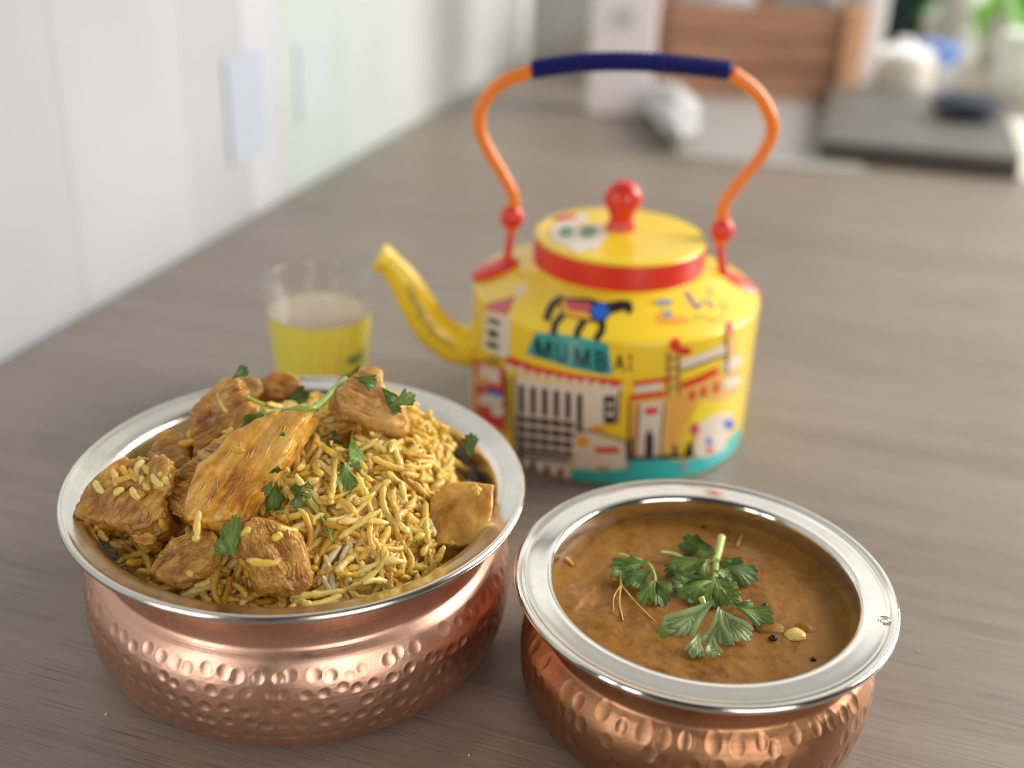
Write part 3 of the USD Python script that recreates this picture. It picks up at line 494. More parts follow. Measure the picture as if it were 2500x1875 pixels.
M_curry = mat('curry', {'tc': ('texture_coordinate', {}), 'n': ('noise_texture', {'scale': 42, 'detail': 5, 'roughness': 0.6, 'distortion': 1.2}), 'n2': ('noise_texture', {'scale': 300, 'detail': 5, 'roughness': 0.72}), 'sp': ('voronoi_texture', {'scale': 260, 'feature': 'f1'}),
    'w': ('noise_texture', {'scale': 150, 'detail': 2}), 'a': ('math', {'math_type': 'multiply', 'value2': 0.6}), 'b': ('math', {'math_type': 'multiply_add', 'value2': 0.4}),
    'r': ('rgb_ramp', {'ramp': [(0.32, (0.115, 0.038, 0.001)), (0.42, (0.21, 0.082, 0.004)), (0.48, (0.27, 0.114, 0.009)), (0.62, (0.305, 0.137, 0.014)), (0.74, (0.38, 0.190, 0.030))]}),
    'ro': ('map_range', {'from_min': 0.40, 'from_max': 0.55, 'to_min': 0.34, 'to_max': 0.55, 'clamp': True}), 'bp': ('bump', {'strength': 0.45, 'distance': 0.0008}),
    'sr': ('map_range', {'from_min': 0.05, 'from_max': 0.13, 'to_min': 0.85, 'to_max': 0, 'clamp': True}), 'wr': ('map_range', {'from_min': 0.56, 'from_max': 0.64, 'clamp': True}), 'sm': ('math', {'math_type': 'multiply'}), 'mx': ('mix_color', {'b': (0.035, 0.012, 0.004)}),
    'p': ('principled_bsdf', {'subsurface_weight': 0.25, 'subsurface_radius': (1, 0.4, 0.1), 'subsurface_scale': 0.003, 'specular_ior_level': 0.26})},
    [('tc.object', 'n.vector'), ('tc.object', 'n2.vector'), ('tc.object', 'sp.vector'), ('tc.object', 'w.vector'), ('n.fac', 'a.value1'), ('n2.fac', 'b.value1'), ('a.value', 'b.value3'), ('b.value', 'r.fac'), ('r.color', 'mx.a'), ('sp.distance', 'sr.value'), ('w.fac', 'wr.value'), ('sr.result', 'sm.value1'), ('wr.result', 'sm.value2'), ('sm.value', 'mx.fac'), ('mx.result', 'p.base_color'),
     ('n.fac', 'ro.value'), ('ro.result', 'p.roughness'), ('n2.fac', 'bp.height'), ('bp.normal', 'p.normal')])
obj('curry', (cv, cf), M_curry, None, True, loc=RC + A3(0, 0, CZ), label='thick orange brown curry filling the smaller copper bowl', cat='curry')
SOLID[:] = [(cv + RC + A3(0, 0, CZ), cf)]
coriander('coriander_sprig', 'dark bunch of coriander with a thick pale stem in the middle of the curry', Z3,
    [([(1128, 392), (1112, 450), (1100, 485)], .0017, .0015, .006), ([(1100, 485), (1100, 540), (1092, 610)], .0013, .0012, .004), ([(800, 460), (880, 450), (960, 485), (1095, 488)], .0006, .0010, .004), ([(570, 468), (660, 470), (740, 505), (770, 560), (775, 610)], .0005, .0006, .004)],
    [((1090, 440), (925, 400), 1.1, D_, .4, .002), ((1080, 420), (970, 375), .9, D_, .4, .0015), ((1110, 490), (1290, 570), .9, D_, .5, .002), ((1130, 480), (1230, 510), .9, D_, .6, .003), ((740, 500), (560, 540), 1.0, G_, .5, .002), ((740, 520), (620, 500), .9, G_, .5, .003), ((760, 540), (640, 600), .9, D_, .5, .002), ((775, 600), (720, 690), .9, G_, .5, .003), ((775, 610), (850, 640), .8, G_, .6, .003), ((775, 605), (800, 710), .8, D_, .5, .002),
     ((960, 490), (860, 560), .9, D_, .5, .002), ((1000, 490), (930, 600), 1.0, D_, .5, .0025), ((1060, 490), (1010, 610), .9, G_, .5, .0025), ((1092, 600), (900, 690), 1.0, G_, .5, .003), ((1090, 610), (1000, 720), 1.0, G_, .5, .0035), ((1095, 600), (1200, 640), .9, G_, .6, .003), ((1095, 600), (1140, 700), 1.0, G_, .6, .003), ((1080, 590), (890, 620), .8, D_, .5, .002), ((1040, 500), (880, 510), .8, G_, .6, .004), ((1080, 560), (1170, 560), .8, G_, .6, .004), ((1060, 620), (1060, 720), .9, D_, .6, .002), ((1100, 460), (1010, 450), .9, G_, .6, .003), ((990, 560), (900, 590), .8, G_, .6, .004), ((1110, 640), (1220, 690), .8, G_, .6, .003), ((700, 510), (620, 560), .8, G_, .6, .003), ((1100, 580), (1180, 600), .8, D_, .5, .002)], 151, stem_m=M_stemp)
coriander('coriander_leaf', 'pale coriander leaf fanning left, lying face down on the curry', Z3, [([(1020, 712), (1040, 725), (1060, 740)], .0013, .0007, .005)], [((1080, 735), (870, 870), .95, P_, .5, .0055)], 157, stem_m=M_stemp, cat='coriander leaf')
coriander('coriander_leaf', 'pale veined coriander leaf pointing at the camera on the curry', Z3, [], [((1110, 765), (1110, 960), .95, P_, .5, .0045), ((1125, 770), (1250, 890), .8, P_, .5, .0035)], 163, cat='coriander leaf')
coriander('coriander_leaf', 'two small pale coriander lobes below the veined leaf', Z3, [], [((1010, 880), (985, 985), 1.0, P_, .5, .002), ((1080, 900), (1090, 985), .9, P_, .5, .002)], 167, cat='coriander leaf')
coriander('coriander_leaf', 'green coriander leaf half sunk to the right of the pale leaves', Z3, [], [((1190, 730), (1380, 795), .85, G_, .4, .0015), ((1180, 740), (1300, 740), .8, D_, .5, .002)], 173, cat='coriander leaf')
coriander('coriander_leaf', 'small green coriander leaf at the left under the pale leaves', Z3, [], [((900, 860), (800, 870), .9, G_, .4, .0012)], 179, cat='coriander leaf')
M_seed = simple('black_seed', (0.012, 0.006, 0.004), 0.25)
for (x, y), L in (((1410, 905), 'larger black peppercorn in the curry, right of the pale leaves'), ((1368, 727), 'black peppercorn in the curry beside the half sunk leaf'), ((1035, 305), 'dark seed near the far edge of the curry'), ((1628, 1018), 'small dark seed near the right front edge of the curry')):
    q = hit(*Z3(x, y))[0]; sph = trimesh.creation.icosphere(2, 0.0016 if y == 905 else 0.0011)
    sph.vertices *= 1 + 0.25 * (meshkit.noise(sph.vertices * 1500, x)[:, None] - .5); obj('peppercorn', sph, M_seed, None, True, loc=q, label=L, cat='peppercorn')
M_corn = food('yellow_kernel', [(0.3, (0.62, 0.34, 0.05)), (0.5, (0.74, 0.50, 0.12)), (0.7, (0.78, 0.62, 0.26))], (120, 120, 120), 0.25, 0.2, 0.0003)
def pebble(name, label, cat, xy, s, m, seed, sink):
    q = hit(*Z3(*xy))[0]; sph = trimesh.creation.icosphere(3, 1.0); v = sph.vertices * (1 + 0.5 * (meshkit.fbm(sph.vertices * 1.3, 2, seed)[:, None] - .5)) * A3(*s)
    obj(name, (v, sph.faces), m, None, True, loc=q - A3(0, 0, sink), label=label, cat=cat)
pebble('garlic_clove', 'glossy yellow soft garlic clove in the curry near the right edge', 'garlic clove', (1535, 885), (0.0042, 0.0034, 0.0022), M_corn, 3, 0.0004)
pebble('curry_lump', 'brown skinned lump beside the yellow clove in the curry', 'lump', (1585, 850), (0.0040, 0.0042, 0.0020), M_curry, 7, 0.0005)
pebble('curry_lump', 'soft brown lump between the pale leaves and the yellow clove', 'lump', (1385, 840), (0.0060, 0.0040, 0.0017), M_curry, 13, 0.0006)
M_strand = simple('pale_strand', (0.62, 0.36, 0.08), 0.3, subsurface_weight=0.3, subsurface_scale=0.002)
def strand(label, pts, r, lifts):
    W = [hit(*Z3(*p))[0] + A3(0, 0, l) for p, l in zip(pts, lifts)]; obj('ginger_strand', tube(spline(W, 12 * len(W)), np.linspace(r, r * 0.45, 12 * len(W)), 8), M_strand, None, True, label=label, cat='ginger strand')
strand('looped pale ginger strand sticking up left of the coriander in the curry', [(552, 600), (560, 572), (580, 570), (585, 640), (580, 720), (600, 810)], 0.00055, (0.001, .003, .003, .0025, .001, .0003))
strand('thin ginger strand curving left from the loop in the curry', [(580, 650), (550, 690), (545, 760)], 0.0004, (0.0022, .001, .0003))
strand('thin ginger strand sloping right from the loop in the curry', [(590, 640), (640, 690), (700, 750), (770, 810)], 0.0004, (0.002, .0012, .0008, .0002))
strand('short straight ginger strand near the far edge of the curry', [(1215, 410), (1240, 355)], 0.0005, (0.0004, .0012))
strand('pale ginger shred at the left edge of the curry', [(290, 480), (310, 495), (330, 510)], 0.0009, (0.0006, .0008, .0003))

M_drop = mat('water', {'p': ('principled_bsdf', {'base_color': (1, 1, 1), 'roughness': 0.0, 'transmission_weight': 1.0, 'ior': 1.33})})
q = at_z(*Z3(2012, 805), RH * 0.994); s = trimesh.creation.icosphere(3, 1.0); obj('water_drop', (s.vertices * A3(0.0024, 0.0020, 0.0011), s.faces), M_drop, None, True, loc=q, label='clear water drop on the right side of the flat steel rim', cat='water drop')
for (px, py), r, m, L in (((259, 1746), 0.0005, M_white_rice, 'pale crumb on the table left of the larger bowl foot'), ((2131, 1638), 0.0006, M_leaf, 'green coriander crumb on the table right of the smaller bowl'), ((1145, 1846), 0.0005, M_white_rice, 'pale crumb on the table between the two bowls at the front edge'), ((2240, 1590), 0.0004, M_white_rice, 'tiny pale crumb on the bare table at the lower right')):
    s = trimesh.creation.icosphere(2, r); v = s.vertices * (1 + 0.6 * (meshkit.noise(s.vertices * 2500, 3)[:, None] - .5)); v[:, 2] -= v[:, 2].min(); obj('crumb', (v, s.faces), m, None, True, loc=at_z(px, py), label=L, cat='crumb')
# ------------------------------------------------------------------ painted kettle
KX, KY = 0.056, 0.603; KC = A3(KX, KY, 0); KR, KS, LIDZ = 0.0800, 0.083, 0.098
def paint(name, col, rough=0.32): return simple(name, col, rough, specular_ior_level=0.5, coat_weight=0.25, coat_roughness=0.12)
PY, PR, PO = paint('yellow_paint', (0.86, 0.60, 0.025)), paint('red_paint', (0.66, 0.030, 0.012)), paint('orange_paint', (0.84, 0.20, 0.010))
INK = {'black': paint('black_print', (0.012, 0.012, 0.012)), 'cream': paint('cream_print', (0.74, 0.66, 0.54)), 'red': PR, 'orange': paint('orange_print', (0.80, 0.36, 0.03)), 'teal': paint('teal_print', (0.03, 0.34, 0.33)), 'aqua': paint('aqua_print', (0.03, 0.52, 0.49)),
       'blue': paint('blue_print', (0.01, 0.12, 0.55)), 'pink': paint('pink_print', (0.55, 0.07, 0.11)), 'ochre': paint('ochre_print', (0.78, 0.45, 0.10)), 'olive': paint('olive_print', (0.40, 0.30, 0.03)), 'grey': paint('grey_print', (0.30, 0.30, 0.36)), 'yellow': paint('bright_yellow_print', (0.86, 0.66, 0.03)), 'purple': paint('purple_print', (0.22, 0.10, 0.22)), 'green': paint('green_print', (0.10, 0.28, 0.10))}
M_navy = simple('navy_cord', (0.005, 0.009, 0.11), 0.6, specular_ior_level=0.15)
kt = thing('kettle', 'yellow kettle painted with colourful city scenes, with red knob and orange hoop handle', 'kettle', KC)
kb = obj('body', lathe([(0, 0.0008), (KR - 0.002, 0.0), (KR - 0.0005, 0.0004), (KR, 0.0012), (KR, 0.03), (KR, 0.06), (KR, KS - 0.0015), (KR - 0.0007, KS - 0.0002)] + [(KR - 2.2 * d, KS + d) for d in (0.0007, 0.003, 0.007, 0.011, 0.015)], 200), PY, kt, 30)
ld = obj('lid', lathe(dense([(0.047, LIDZ - 0.002), (0.0475, LIDZ), (0.0475, LIDZ + 0.007), (0.0472, LIDZ + 0.0135)], 0.001), 160), PR, kt, 35, label='red band of the lid')
lt = obj('lid_top', lathe([(0.0472, LIDZ + 0.0135), (0.0465, LIDZ + 0.0150), (0.044, LIDZ + 0.0154), (0.025, LIDZ + 0.0172), (0.008, LIDZ + 0.0185), (0, LIDZ + 0.0186)], 160), PY, kt, True)
obj('knob', lathe(dense([(0.0085, LIDZ + 0.0178), (0.0078, LIDZ + 0.020), (0.0066, LIDZ + 0.024), (0.0080, LIDZ + 0.028), (0.0106, LIDZ + 0.034), (0.0096, LIDZ + 0.040), (0.005, LIDZ + 0.0445), (0.0, LIDZ + 0.0455)], 0.001), 48), PR, kt, True)
dpx = lambda x, y: (x * 2500 / 2212, y * 2500 / 2212)
def kp(x, y): return at_y(*dpx(x, y), KY) - KC
def handle_side(pts, lug, stub, knot):
    obj('handle_rod', tube(spline([kp(*p) for p in pts], 70), np.linspace(0.0031, 0.0037, 70), 16), PO, kt, True)
    L = kp(*lug); s = trimesh.creation.icosphere(3, 1.0); side = 1 if L[0] > 0 else -1
    b = np.stack([unit((side, 0, -0.42)), A3(0, 1, 0), unit((side * 0.42, 0, 1))]); v = (s.vertices * A3(0.0145, 0.0105, 0.0040)) @ b + L
    obj('handle_lug', (v, s.faces), PR, kt, True)
    obj('handle_stub', tube(spline([kp(*p) for p in stub], 24), np.linspace(0.0030, 0.0017, 24), 12), PR, kt, True)
    k_ = kp(*knot); v = s.vertices * A3(0.0066, 0.0066, 0.0072) + k_; obj('handle_knot', (v, s.faces), PR, kt, True)
handle_side([(1103, 500), (1110, 455), (1108, 420), (1085, 375), (1050, 315), (1034, 262), (1048, 215), (1085, 178), (1150, 152)], (1068, 580), [(1088, 572), (1098, 545), (1103, 500)], (1106, 468))
handle_side([(1556, 530), (1560, 490), (1564, 440), (1600, 390), (1645, 335), (1668, 285), (1660, 240), (1630, 195), (1578, 155)], (1592, 612), [(1570, 600), (1558, 570), (1556, 530)], (1560, 497))
gp = spline([kp(1150, 150), kp(1250, 136), kp(1360, 133), (kp(1470, 140)), kp(1575, 152)], 160)
obj('handle_grip', tube(gp, 0.0049 * (1 + 0.08 * np.sin(np.arange(160) * 1.1)), 18), M_navy, kt, True)
sp_pts = [(1055, 735), (1020, 740), (978, 732), (937, 702), (903, 652), (874, 602), (850, 572), (834, 560)]
sv, sf = tube(spline([kp(*p) - A3(0, 0.004, 0) for p in sp_pts], 60), np.interp(np.linspace(0, 1, 60), [0, .12, .3, .6, .85, 1], [0.0136, 0.0128, 0.0116, 0.0098, 0.0074, 0.0072]), 28)
sp_ = obj('spout', (sv, sf), PY, kt, True)
obj('spout_mouth', tube(spline([kp(838, 563) - A3(0, 0.004, 0), kp(830, 556) - A3(0, 0.004, 0), kp(818, 549) - A3(0, 0.004, 0)], 12), np.linspace(0.0076, 0.0088, 12), 24), PY, kt, True)
def script(name, parent, pts, conv, m, solid, off, amp, n, r=0.0005):       # a line of cursive strokes, too blurred in the photograph to read
    W = []; P = spline([(*p, 0) for p in pts], n)[:, :2]
    for i, p in enumerate(P):
        h = hit(*conv(p[0] + amp * math.sin(i * 1.9), p[1] + amp * 0.8 * math.cos(i * 1.3)), [solid])
        if h is not None: W.append(h[0] + h[1] * 0.0002 - off)
    if len(W) > 4: obj(name, tube(spline(W, len(W) * 4), r, 6), m, parent, True)
script('script_lettering', sp_, [(880, 615), (897, 650), (915, 688), (945, 728), (985, 750)], dpx, INK['olive'], (sv + KC, sf), KC, 8, 46, 0.0007)
# prints on the body: shapes traced on the round wall and the sloping shoulder
Z4 = lambda x, y: (1100 + x / 2.5525, 600 + y / 2.5525)
def on_body(px, py):
    d = FWD + np.outer((px - 1250) / FPX, RIGHT) - np.outer((py - 937.5) / FPX, UP); o = EYE - KC
    a = d[:, 0] ** 2 + d[:, 1] ** 2; b = d[:, 0] * o[0] + d[:, 1] * o[1]; c = o[0] ** 2 + o[1] ** 2
    t = (-b - np.sqrt(np.maximum(b * b - a * (c - KR ** 2), 0))) / a; p = o + d * t[:, None]; n = p * A3(1, 1, 0)
    s = 2.2; k0 = KR + s * KS; A_ = a - (s * d[:, 2]) ** 2; B_ = b + s * d[:, 2] * (k0 - s * o[2]); C_ = c - (k0 - s * o[2]) ** 2
    disc = np.sqrt(np.maximum(B_ * B_ - A_ * C_, 0)); t1, t2 = (-B_ - disc) / A_, (-B_ + disc) / A_; t_ = np.where((t1 > 0) & ((t1 < t2) | (t2 < 0)), t1, t2); q = o + d * t_[:, None]
    up = p[:, 2] > KS; nq = np.stack([q[:, 0], q[:, 1], np.hypot(q[:, 0], q[:, 1]) * s], 1)
    p = np.where(up[:, None], q, p); n = np.where(up[:, None], nq, n); n /= np.linalg.norm(n, axis=1, keepdims=True)
    lo = p[:, 2] < 0.0013; p[lo] *= A3(1, 1, 0); p[lo, 2] = 0.0013; p[lo, :2] *= (KR / np.hypot(p[lo, 0], p[lo, 1]))[:, None]; n[lo, 2] = 0; n /= np.linalg.norm(n, axis=1, keepdims=True)
    return p, n
def prnt(name, ink, shape, layer=1, soft=6, conv=Z4):
    s = shape if hasattr(shape, 'geom_type') else Polygon(shape)
    s = s.buffer(soft).buffer(-soft) if soft else s
    v, f = arr(extrude(s, 1.0).refine_to_length(16.0)); x, y = conv(v[:, 0], v[:, 1]); p, n = on_body(x, y)
    obj(name, (p + n * (0.00018 * layer + 0.00012 * (v[:, 2] - 0.5))[:, None], f[:, ::-1]), INK[ink], kb, False)
rct = lambda x0, y0, x1, y1, sl=0.0: Polygon([(x0, y0), (x1, y0 + sl * (x1 - x0)), (x1, y1 + sl * (x1 - x0)), (x0, y1)])
ell = lambda x, y, a, b: affinity.scale(Point(x, y).buffer(1, 16), a, b)
line = lambda pts, w: LineString(pts).buffer(w / 2, cap_style=2)
mp = unary_union
prnt('waterline', 'aqua', [(740, 1500), (745, 1390), (900, 1395), (1090, 1385), (1110, 1335), (1300, 1325), (1420, 1340), (1520, 1325), (1690, 1260), (1775, 1150), (1800, 1130), (1800, 1300), (1500, 1520)])
prnt('road', 'black', line([(1095, 1322), (1250, 1318), (1430, 1310)], 26), 2)
prnt('red_house', 'red', [(150, 700), (335, 765), (345, 1050), (330, 1160), (150, 1060)])
prnt('house_window', 'cream', mp([rct(185, 735, 310, 830, .3), ell(250, 960, 85, 40), ell(300, 1030, 45, 35)]), 2); prnt('house_window', 'orange', rct(160, 810, 240, 860, .2), 2); prnt('house_window', 'blue', rct(225, 880, 320, 915, .3), 3)
prnt('post', 'olive', rct(340, 820, 375, 1160), 2)
prnt('tower', 'cream', [(215, 400), (375, 450), (365, 690), (330, 700), (200, 640)]); prnt('tower_roof', 'pink', [(220, 365), (300, 345), (405, 318), (350, 435), (225, 390)], 2); prnt('tower_window', 'black', mp([rct(235, 445, 310, 475, .3), rct(235, 515, 300, 560, .3), rct(230, 590, 300, 625, .3)]), 2, 3)
prnt('flag', 'cream', mp([line([(400, 330), (470, 240)], 22), line([(410, 260), (470, 285)], 18)]), 1, 2); prnt('bush', 'olive', ell(270, 715, 55, 28), 3)
prnt('hotel', 'cream', [(405, 805), (560, 840), (760, 870), (1055, 890), (1040, 1105), (900, 1115), (770, 1170), (745, 1480), (600, 1455), (440, 1390), (400, 1260)])
prnt('cornice', 'red', line([(350, 708), (520, 770), (720, 815), (900, 843), (1062, 858)], 46), 3)
prnt('scallop', 'cream', mp([ell(375 + k * 67, 752 + 13 * k + (16 if 1 < k < 7 else 5), 27, 20) for k in range(11)]), 4, 0)
prnt('hotel_window', 'black', mp([rct(428 + 72 * k, 868 + 11 * k, 462 + 72 * k, 1250 + 14 * k) for k in range(6)] + [rct(955, 935, 1028, 1108)] + [rct(410, 1062 + 62 * k, 775, 1090 + 62 * k, .12) for k in range(4)] + [rct(405, 1290, 745, 1312, .12)]), 2, 0)
prnt('window_sash', 'cream', mp([rct(440, 1040 + 62 * k, 790, 1054 + 62 * k, .12) for k in range(4)] + [rct(975, 975, 1012, 1000), rct(975, 1030, 1012, 1060)]), 3, 0)
prnt('hotel_arch', 'black', mp([rct(500, 1335, 530, 1400), rct(590, 1365, 617, 1440), rct(675, 1385, 700, 1455), rct(430, 1190, 450, 1370)]), 3, 4)
prnt('banner', 'teal', [(530, 540), (650, 548), (790, 570), (985, 610), (990, 680), (1010, 795), (950, 802), (760, 765), (470, 672)], 1, 2)
def letters(text, x0, y0, x1, y1, h, ink, layer):
    tm = meshkit.text_mesh(text, 1.0, 0.1, True); v, f = arr(m3.Manifold(m3.Mesh(np.asarray(tm.vertices, np.float32), np.asarray(tm.faces, np.uint32)))) if tm.is_watertight else (np.array(tm.vertices), np.array(tm.faces))
    w = v[:, 0].max(); u = v[:, 0] / w; X = x0 + (x1 - x0) * u; Y = y0 + (y1 - y0) * u - v[:, 1] * h
    p, n = on_body(*Z4(X, Y)); obj('city_name_lettering', (p + n * (0.00018 * layer + 0.001 * v[:, 2])[:, None], f[:, ::-1]), INK[ink], kb, False)
for ch, x0, x1, y0, hh in (('M', 520, 630, 688, 112), ('U', 652, 728, 712, 108), ('M', 765, 868, 745, 112), ('B', 892, 970, 770, 118), ('A', 1020, 1085, 765, 90), ('I', 1108, 1130, 772, 90)): letters(ch, x0, y0, x1, y0 + (x1 - x0) * 0.14, hh, 'black', 2)
prnt('horse', 'black', mp([Polygon([(680, 325), (860, 330), (960, 358), (1060, 342), (1120, 345), (1140, 395), (1115, 435), (1090, 402), (1000, 425), (950, 485), (860, 472), (720, 442), (685, 400)]), line([(700, 325), (640, 365), (610, 420), (600, 470)], 46), line([(705, 425), (655, 485), (640, 555)], 42), line([(840, 460), (800, 520), (785, 570)], 42), line([(945, 470), (945, 530), (905, 590)], 42)]), 2)
prnt('horse_blanket', 'pink', [(725, 345), (850, 352), (880, 378), (865, 412), (735, 395)], 3); prnt('horse_blanket', 'orange', [(690, 350), (715, 340), (735, 400), (860, 420), (880, 465), (800, 455), (700, 430)], 3); prnt('horse_blanket', 'blue', ell(930, 415, 55, 52), 4)
prnt('flower', 'orange', mp([ell(1400, 465, 85, 30), ell(1320, 450, 40, 40), ell(1270, 350, 30, 14)]), 1); prnt('flower', 'grey', mp([ell(1330, 355, 55, 22), ell(1350, 430, 28, 25)]), 2); prnt('script_lettering', 'purple', mp([line([(1465, 285), (1530, 390)], 26), line([(1540, 395), (1570, 350)], 18), line([(1590, 340), (1640, 390)], 18)]), 1, 0)
prnt('script_lettering', 'olive', mp([line([(1600, 260), (1630, 320)], 18), line([(1500, 455), (1560, 440), (1640, 470), (1700, 440)], 14), line([(1680, 350), (1720, 400)], 16)]), 1, 0)
prnt('gate', 'ochre', [(1110, 960), (1330, 930), (1440, 885), (1640, 810), (1800, 735), (1795, 880), (1745, 960), (1560, 965), (1450, 1120), (1420, 1310), (1110, 1325)])
prnt('gate_tower', 'ochre', rct(1350, 660, 1420, 940, -.1), 2); prnt('gate_tower', 'ochre', rct(1715, 560, 1765, 780, -.3), 2); prnt('gate_dome', 'red', mp([ell(1400, 620, 34, 45), ell(1460, 655, 40, 26)]), 2); prnt('gate_dome', 'red', ell(1735, 515, 24, 40), 2); prnt('gate_pane', 'olive', mp([rct(1360, 690 + 60 * k, 1410, 715 + 60 * k, -.1) for k in range(4)]), 3, 0)
prnt('gate_band', 'cream', mp([line([(1430, 745), (1560, 705), (1710, 640)], 60), line([(1150, 895), (1310, 872)], 46), line([(1700, 765), (1800, 700)], 60), rct(1695, 835, 1800, 895, -.3)]), 3, 2)
prnt('gate_band', 'red', mp([line([(1140, 858), (1370, 828)], 26), line([(1115, 945), (1335, 918)], 30), line([(1435, 872), (1550, 830), (1660, 775)], 40)]), 3, 0)
prnt('gate_arch', 'cream', [(1175, 985), (1330, 970), (1315, 1130), (1300, 1310), (1150, 1318)], 2); prnt('gate_door', 'black', [(1208, 1320), (1212, 1190), (1235, 1130), (1262, 1190), (1262, 1318)], 3)
prnt('car', 'cream', [(775, 1160), (870, 1148), (960, 1175), (1090, 1215), (1105, 1385), (950, 1400), (780, 1388), (760, 1260)], 3, 12); prnt('car_lamp', 'orange', mp([ell(822, 1215, 45, 34), ell(922, 1145, 45, 22)]), 4); prnt('car_grille', 'red', rct(900, 1252, 1050, 1288), 4); prnt('car_plate', 'olive', ell(950, 1385, 50, 12), 4)
prnt('taxi', 'yellow', [(1440, 1320), (1460, 1130), (1560, 950), (1640, 985), (1760, 940), (1765, 1010), (1640, 1070), (1540, 1110), (1490, 1220)], 2); prnt('taxi_side', 'cream', [(1535, 1115), (1620, 1060), (1745, 1030), (1745, 1090), (1700, 1270), (1570, 1322), (1510, 1290)], 3); prnt('taxi_mark', 'pink', ell(1515, 1140, 30, 40), 4); prnt('taxi_mark', 'blue', mp([ell(1730, 1110, 32, 34), ell(1605, 1215, 18, 22)]), 4); prnt('taxi_mark', 'red', ell(1610, 1270, 22, 20), 4); prnt('taxi_window', 'black', [(1440, 1325), (1490, 1200), (1515, 1310)], 4)
for s_ in [line([(405, 805), (400, 1260)], 10), line([(1055, 890), (1040, 1105)], 10), line([(775, 1160), (870, 1148), (960, 1175), (1090, 1215), (1105, 1385)], 9), line([(1175, 985), (1150, 1318)], 9), line([(1330, 970), (1300, 1310)], 9), line([(1110, 960), (1110, 1320)], 8), line([(1435, 775), (1710, 672)], 10), line([(1350, 660), (1352, 940)], 8), line([(1420, 655), (1418, 930)], 8), line([(1715, 560), (1720, 790)], 8), line([(340, 760), (350, 1060)], 9)]: prnt('outline', 'black', s_, 5, 0)
prnt('gate_stripe', 'orange', mp([line([(1350 + 34 * k_, 950 - 12 * k_), (1345 + 30 * k_, 1300 - 52 * k_)], 8) for k_ in range(1, 6)] + [line([(1125, 970), (1125, 1310)], 9), line([(1148, 975), (1140, 1310)], 9)]), 2, 0)
prnt('gate_niche', 'red', mp([rct(1490, 905, 1520, 960, -.2), rct(1560, 880, 1590, 940, -.2), rct(1640, 850, 1665, 915, -.2), rct(1210, 1010, 1290, 1050, -.1)]), 4, 2)
prnt('street_figure', 'black', mp([ell(1395, 1245, 11, 11), rct(1384, 1250, 1407, 1310)]), 5, 0); prnt('street_figure', 'black', mp([ell(1120, 1200, 10, 10), rct(1110, 1204, 1131, 1315)]), 5, 0)
prnt('rivet', 'grey', ell(1452, 1372, 26, 28), 3)
Z5 = lambda x, y: (1100 + x / 2.4578, 80 + y / 2.4578)
def lidprint(name, ink, s, k):
    v, f = arr(extrude(s, 0.0003).refine_to_length(60)); 
    q = np.array([at_z(*Z5(*w), LIDZ + 0.0165) - KC for w in v[:, :2]]); r_ = np.hypot(q[:, 0], q[:, 1]); q[:, 2] = np.interp(r_, [0, .008, .025, .044, .0472], np.array([.0186, .0185, .0172, .0154, .0135]) + LIDZ) + 0.0003 * k + v[:, 2]
    obj(name, (q, f[:, ::-1]), INK[ink], lt, False)
lidprint('flower_print', 'cream', mp([ell(690, 1200, 90, 70), ell(840, 1230, 85, 70), ell(770, 1270, 60, 40), ell(770, 1120, 60, 30)]), 1)
lidprint('flower_print', 'green', mp([ell(690, 1200, 40, 28), ell(825, 1210, 48, 34)]), 2); lidprint('flower_print', 'red', ell(690, 1110, 70, 18), 2)

# ------------------------------------------------------------------ tea glass
GX = A3(-0.1125, 0.607, 0)
M_glass = mat('glass', {'t': ('transparent_bsdf', {'color': (0.975, 0.98, 0.975)}), 'g': ('glossy_bsdf', {'roughness': 0.04, 'color': (1, 1, 1)}), 'f': ('layer_weight', {}), 'pw': ('math', {'math_type': 'power', 'value2': 3.0}), 'ad': ('math', {'math_type': 'multiply_add', 'value2': 0.45, 'value3': 0.03}), 'm': ('mix_closure', {})}, [('f.facing', 'pw.value1'), ('pw.value', 'ad.value1'), ('ad.value', 'm.fac'), ('t.BSDF', 'm.closure1'), ('g.BSDF', 'm.closure2')], surface='m.closure')
M_tea = simple('milk_tea', (0.50, 0.38, 0.27), 0.25, subsurface_weight=0.3, subsurface_scale=0.004)
M_cup = paint('glass_yellow_paint', (0.95, 0.82, 0.10), 0.45)
gl = thing('tea_glass', 'small clear tea glass with a yellow painted lower half, beside the kettle spout', 'glass', GX)
def fluted(prof, seg=240, n=20, amp=0.0006, zt=0.06):
    v, f = lathe(prof, seg); a = np.arctan2(v[:, 1], v[:, 0]); k = np.clip((zt - v[:, 2]) / 0.01, 0, 1) * amp * (np.abs(np.cos(a * n / 2)) - .6); r = np.hypot(v[:, 0], v[:, 1]); s = 1 - k / np.maximum(r, .004); return v * np.stack([s, s, np.ones_like(s)], 1), f
glv = fluted(dense([(0, 0), (0.020, 0), (0.0222, 0.0015), (0.0246, 0.016), (0.0270, 0.04), (0.0288, 0.06), (0.0303, 0.0762), (0.0300, 0.0771), (0.0290, 0.0768), (0.0274, 0.06), (0.0254, 0.04), (0.0226, 0.016), (0.0200, 0.006), (0, 0.0055)], 0.0016))
obj('cup', glv, M_glass, gl, True)
slv = fluted(dense([(0.0228, 0.0016), (0.0250, 0.016), (0.0274, 0.04), (0.0291, 0.0590)], 0.002)); slv[0][:, :2] *= 1.008
sl = obj('painted_sleeve', slv, M_cup, gl, True)
obj('tea', lathe(dense([(0, 0.0065), (0.0202, 0.0068), (0.0229, 0.0165), (0.0257, 0.04), (0.0274, 0.0580), (0.0270, 0.0583), (0, 0.0581)], 0.002), 100), M_tea, gl, 50)
Z8 = lambda x, y: (x / 1.7464, y / 1.7464)
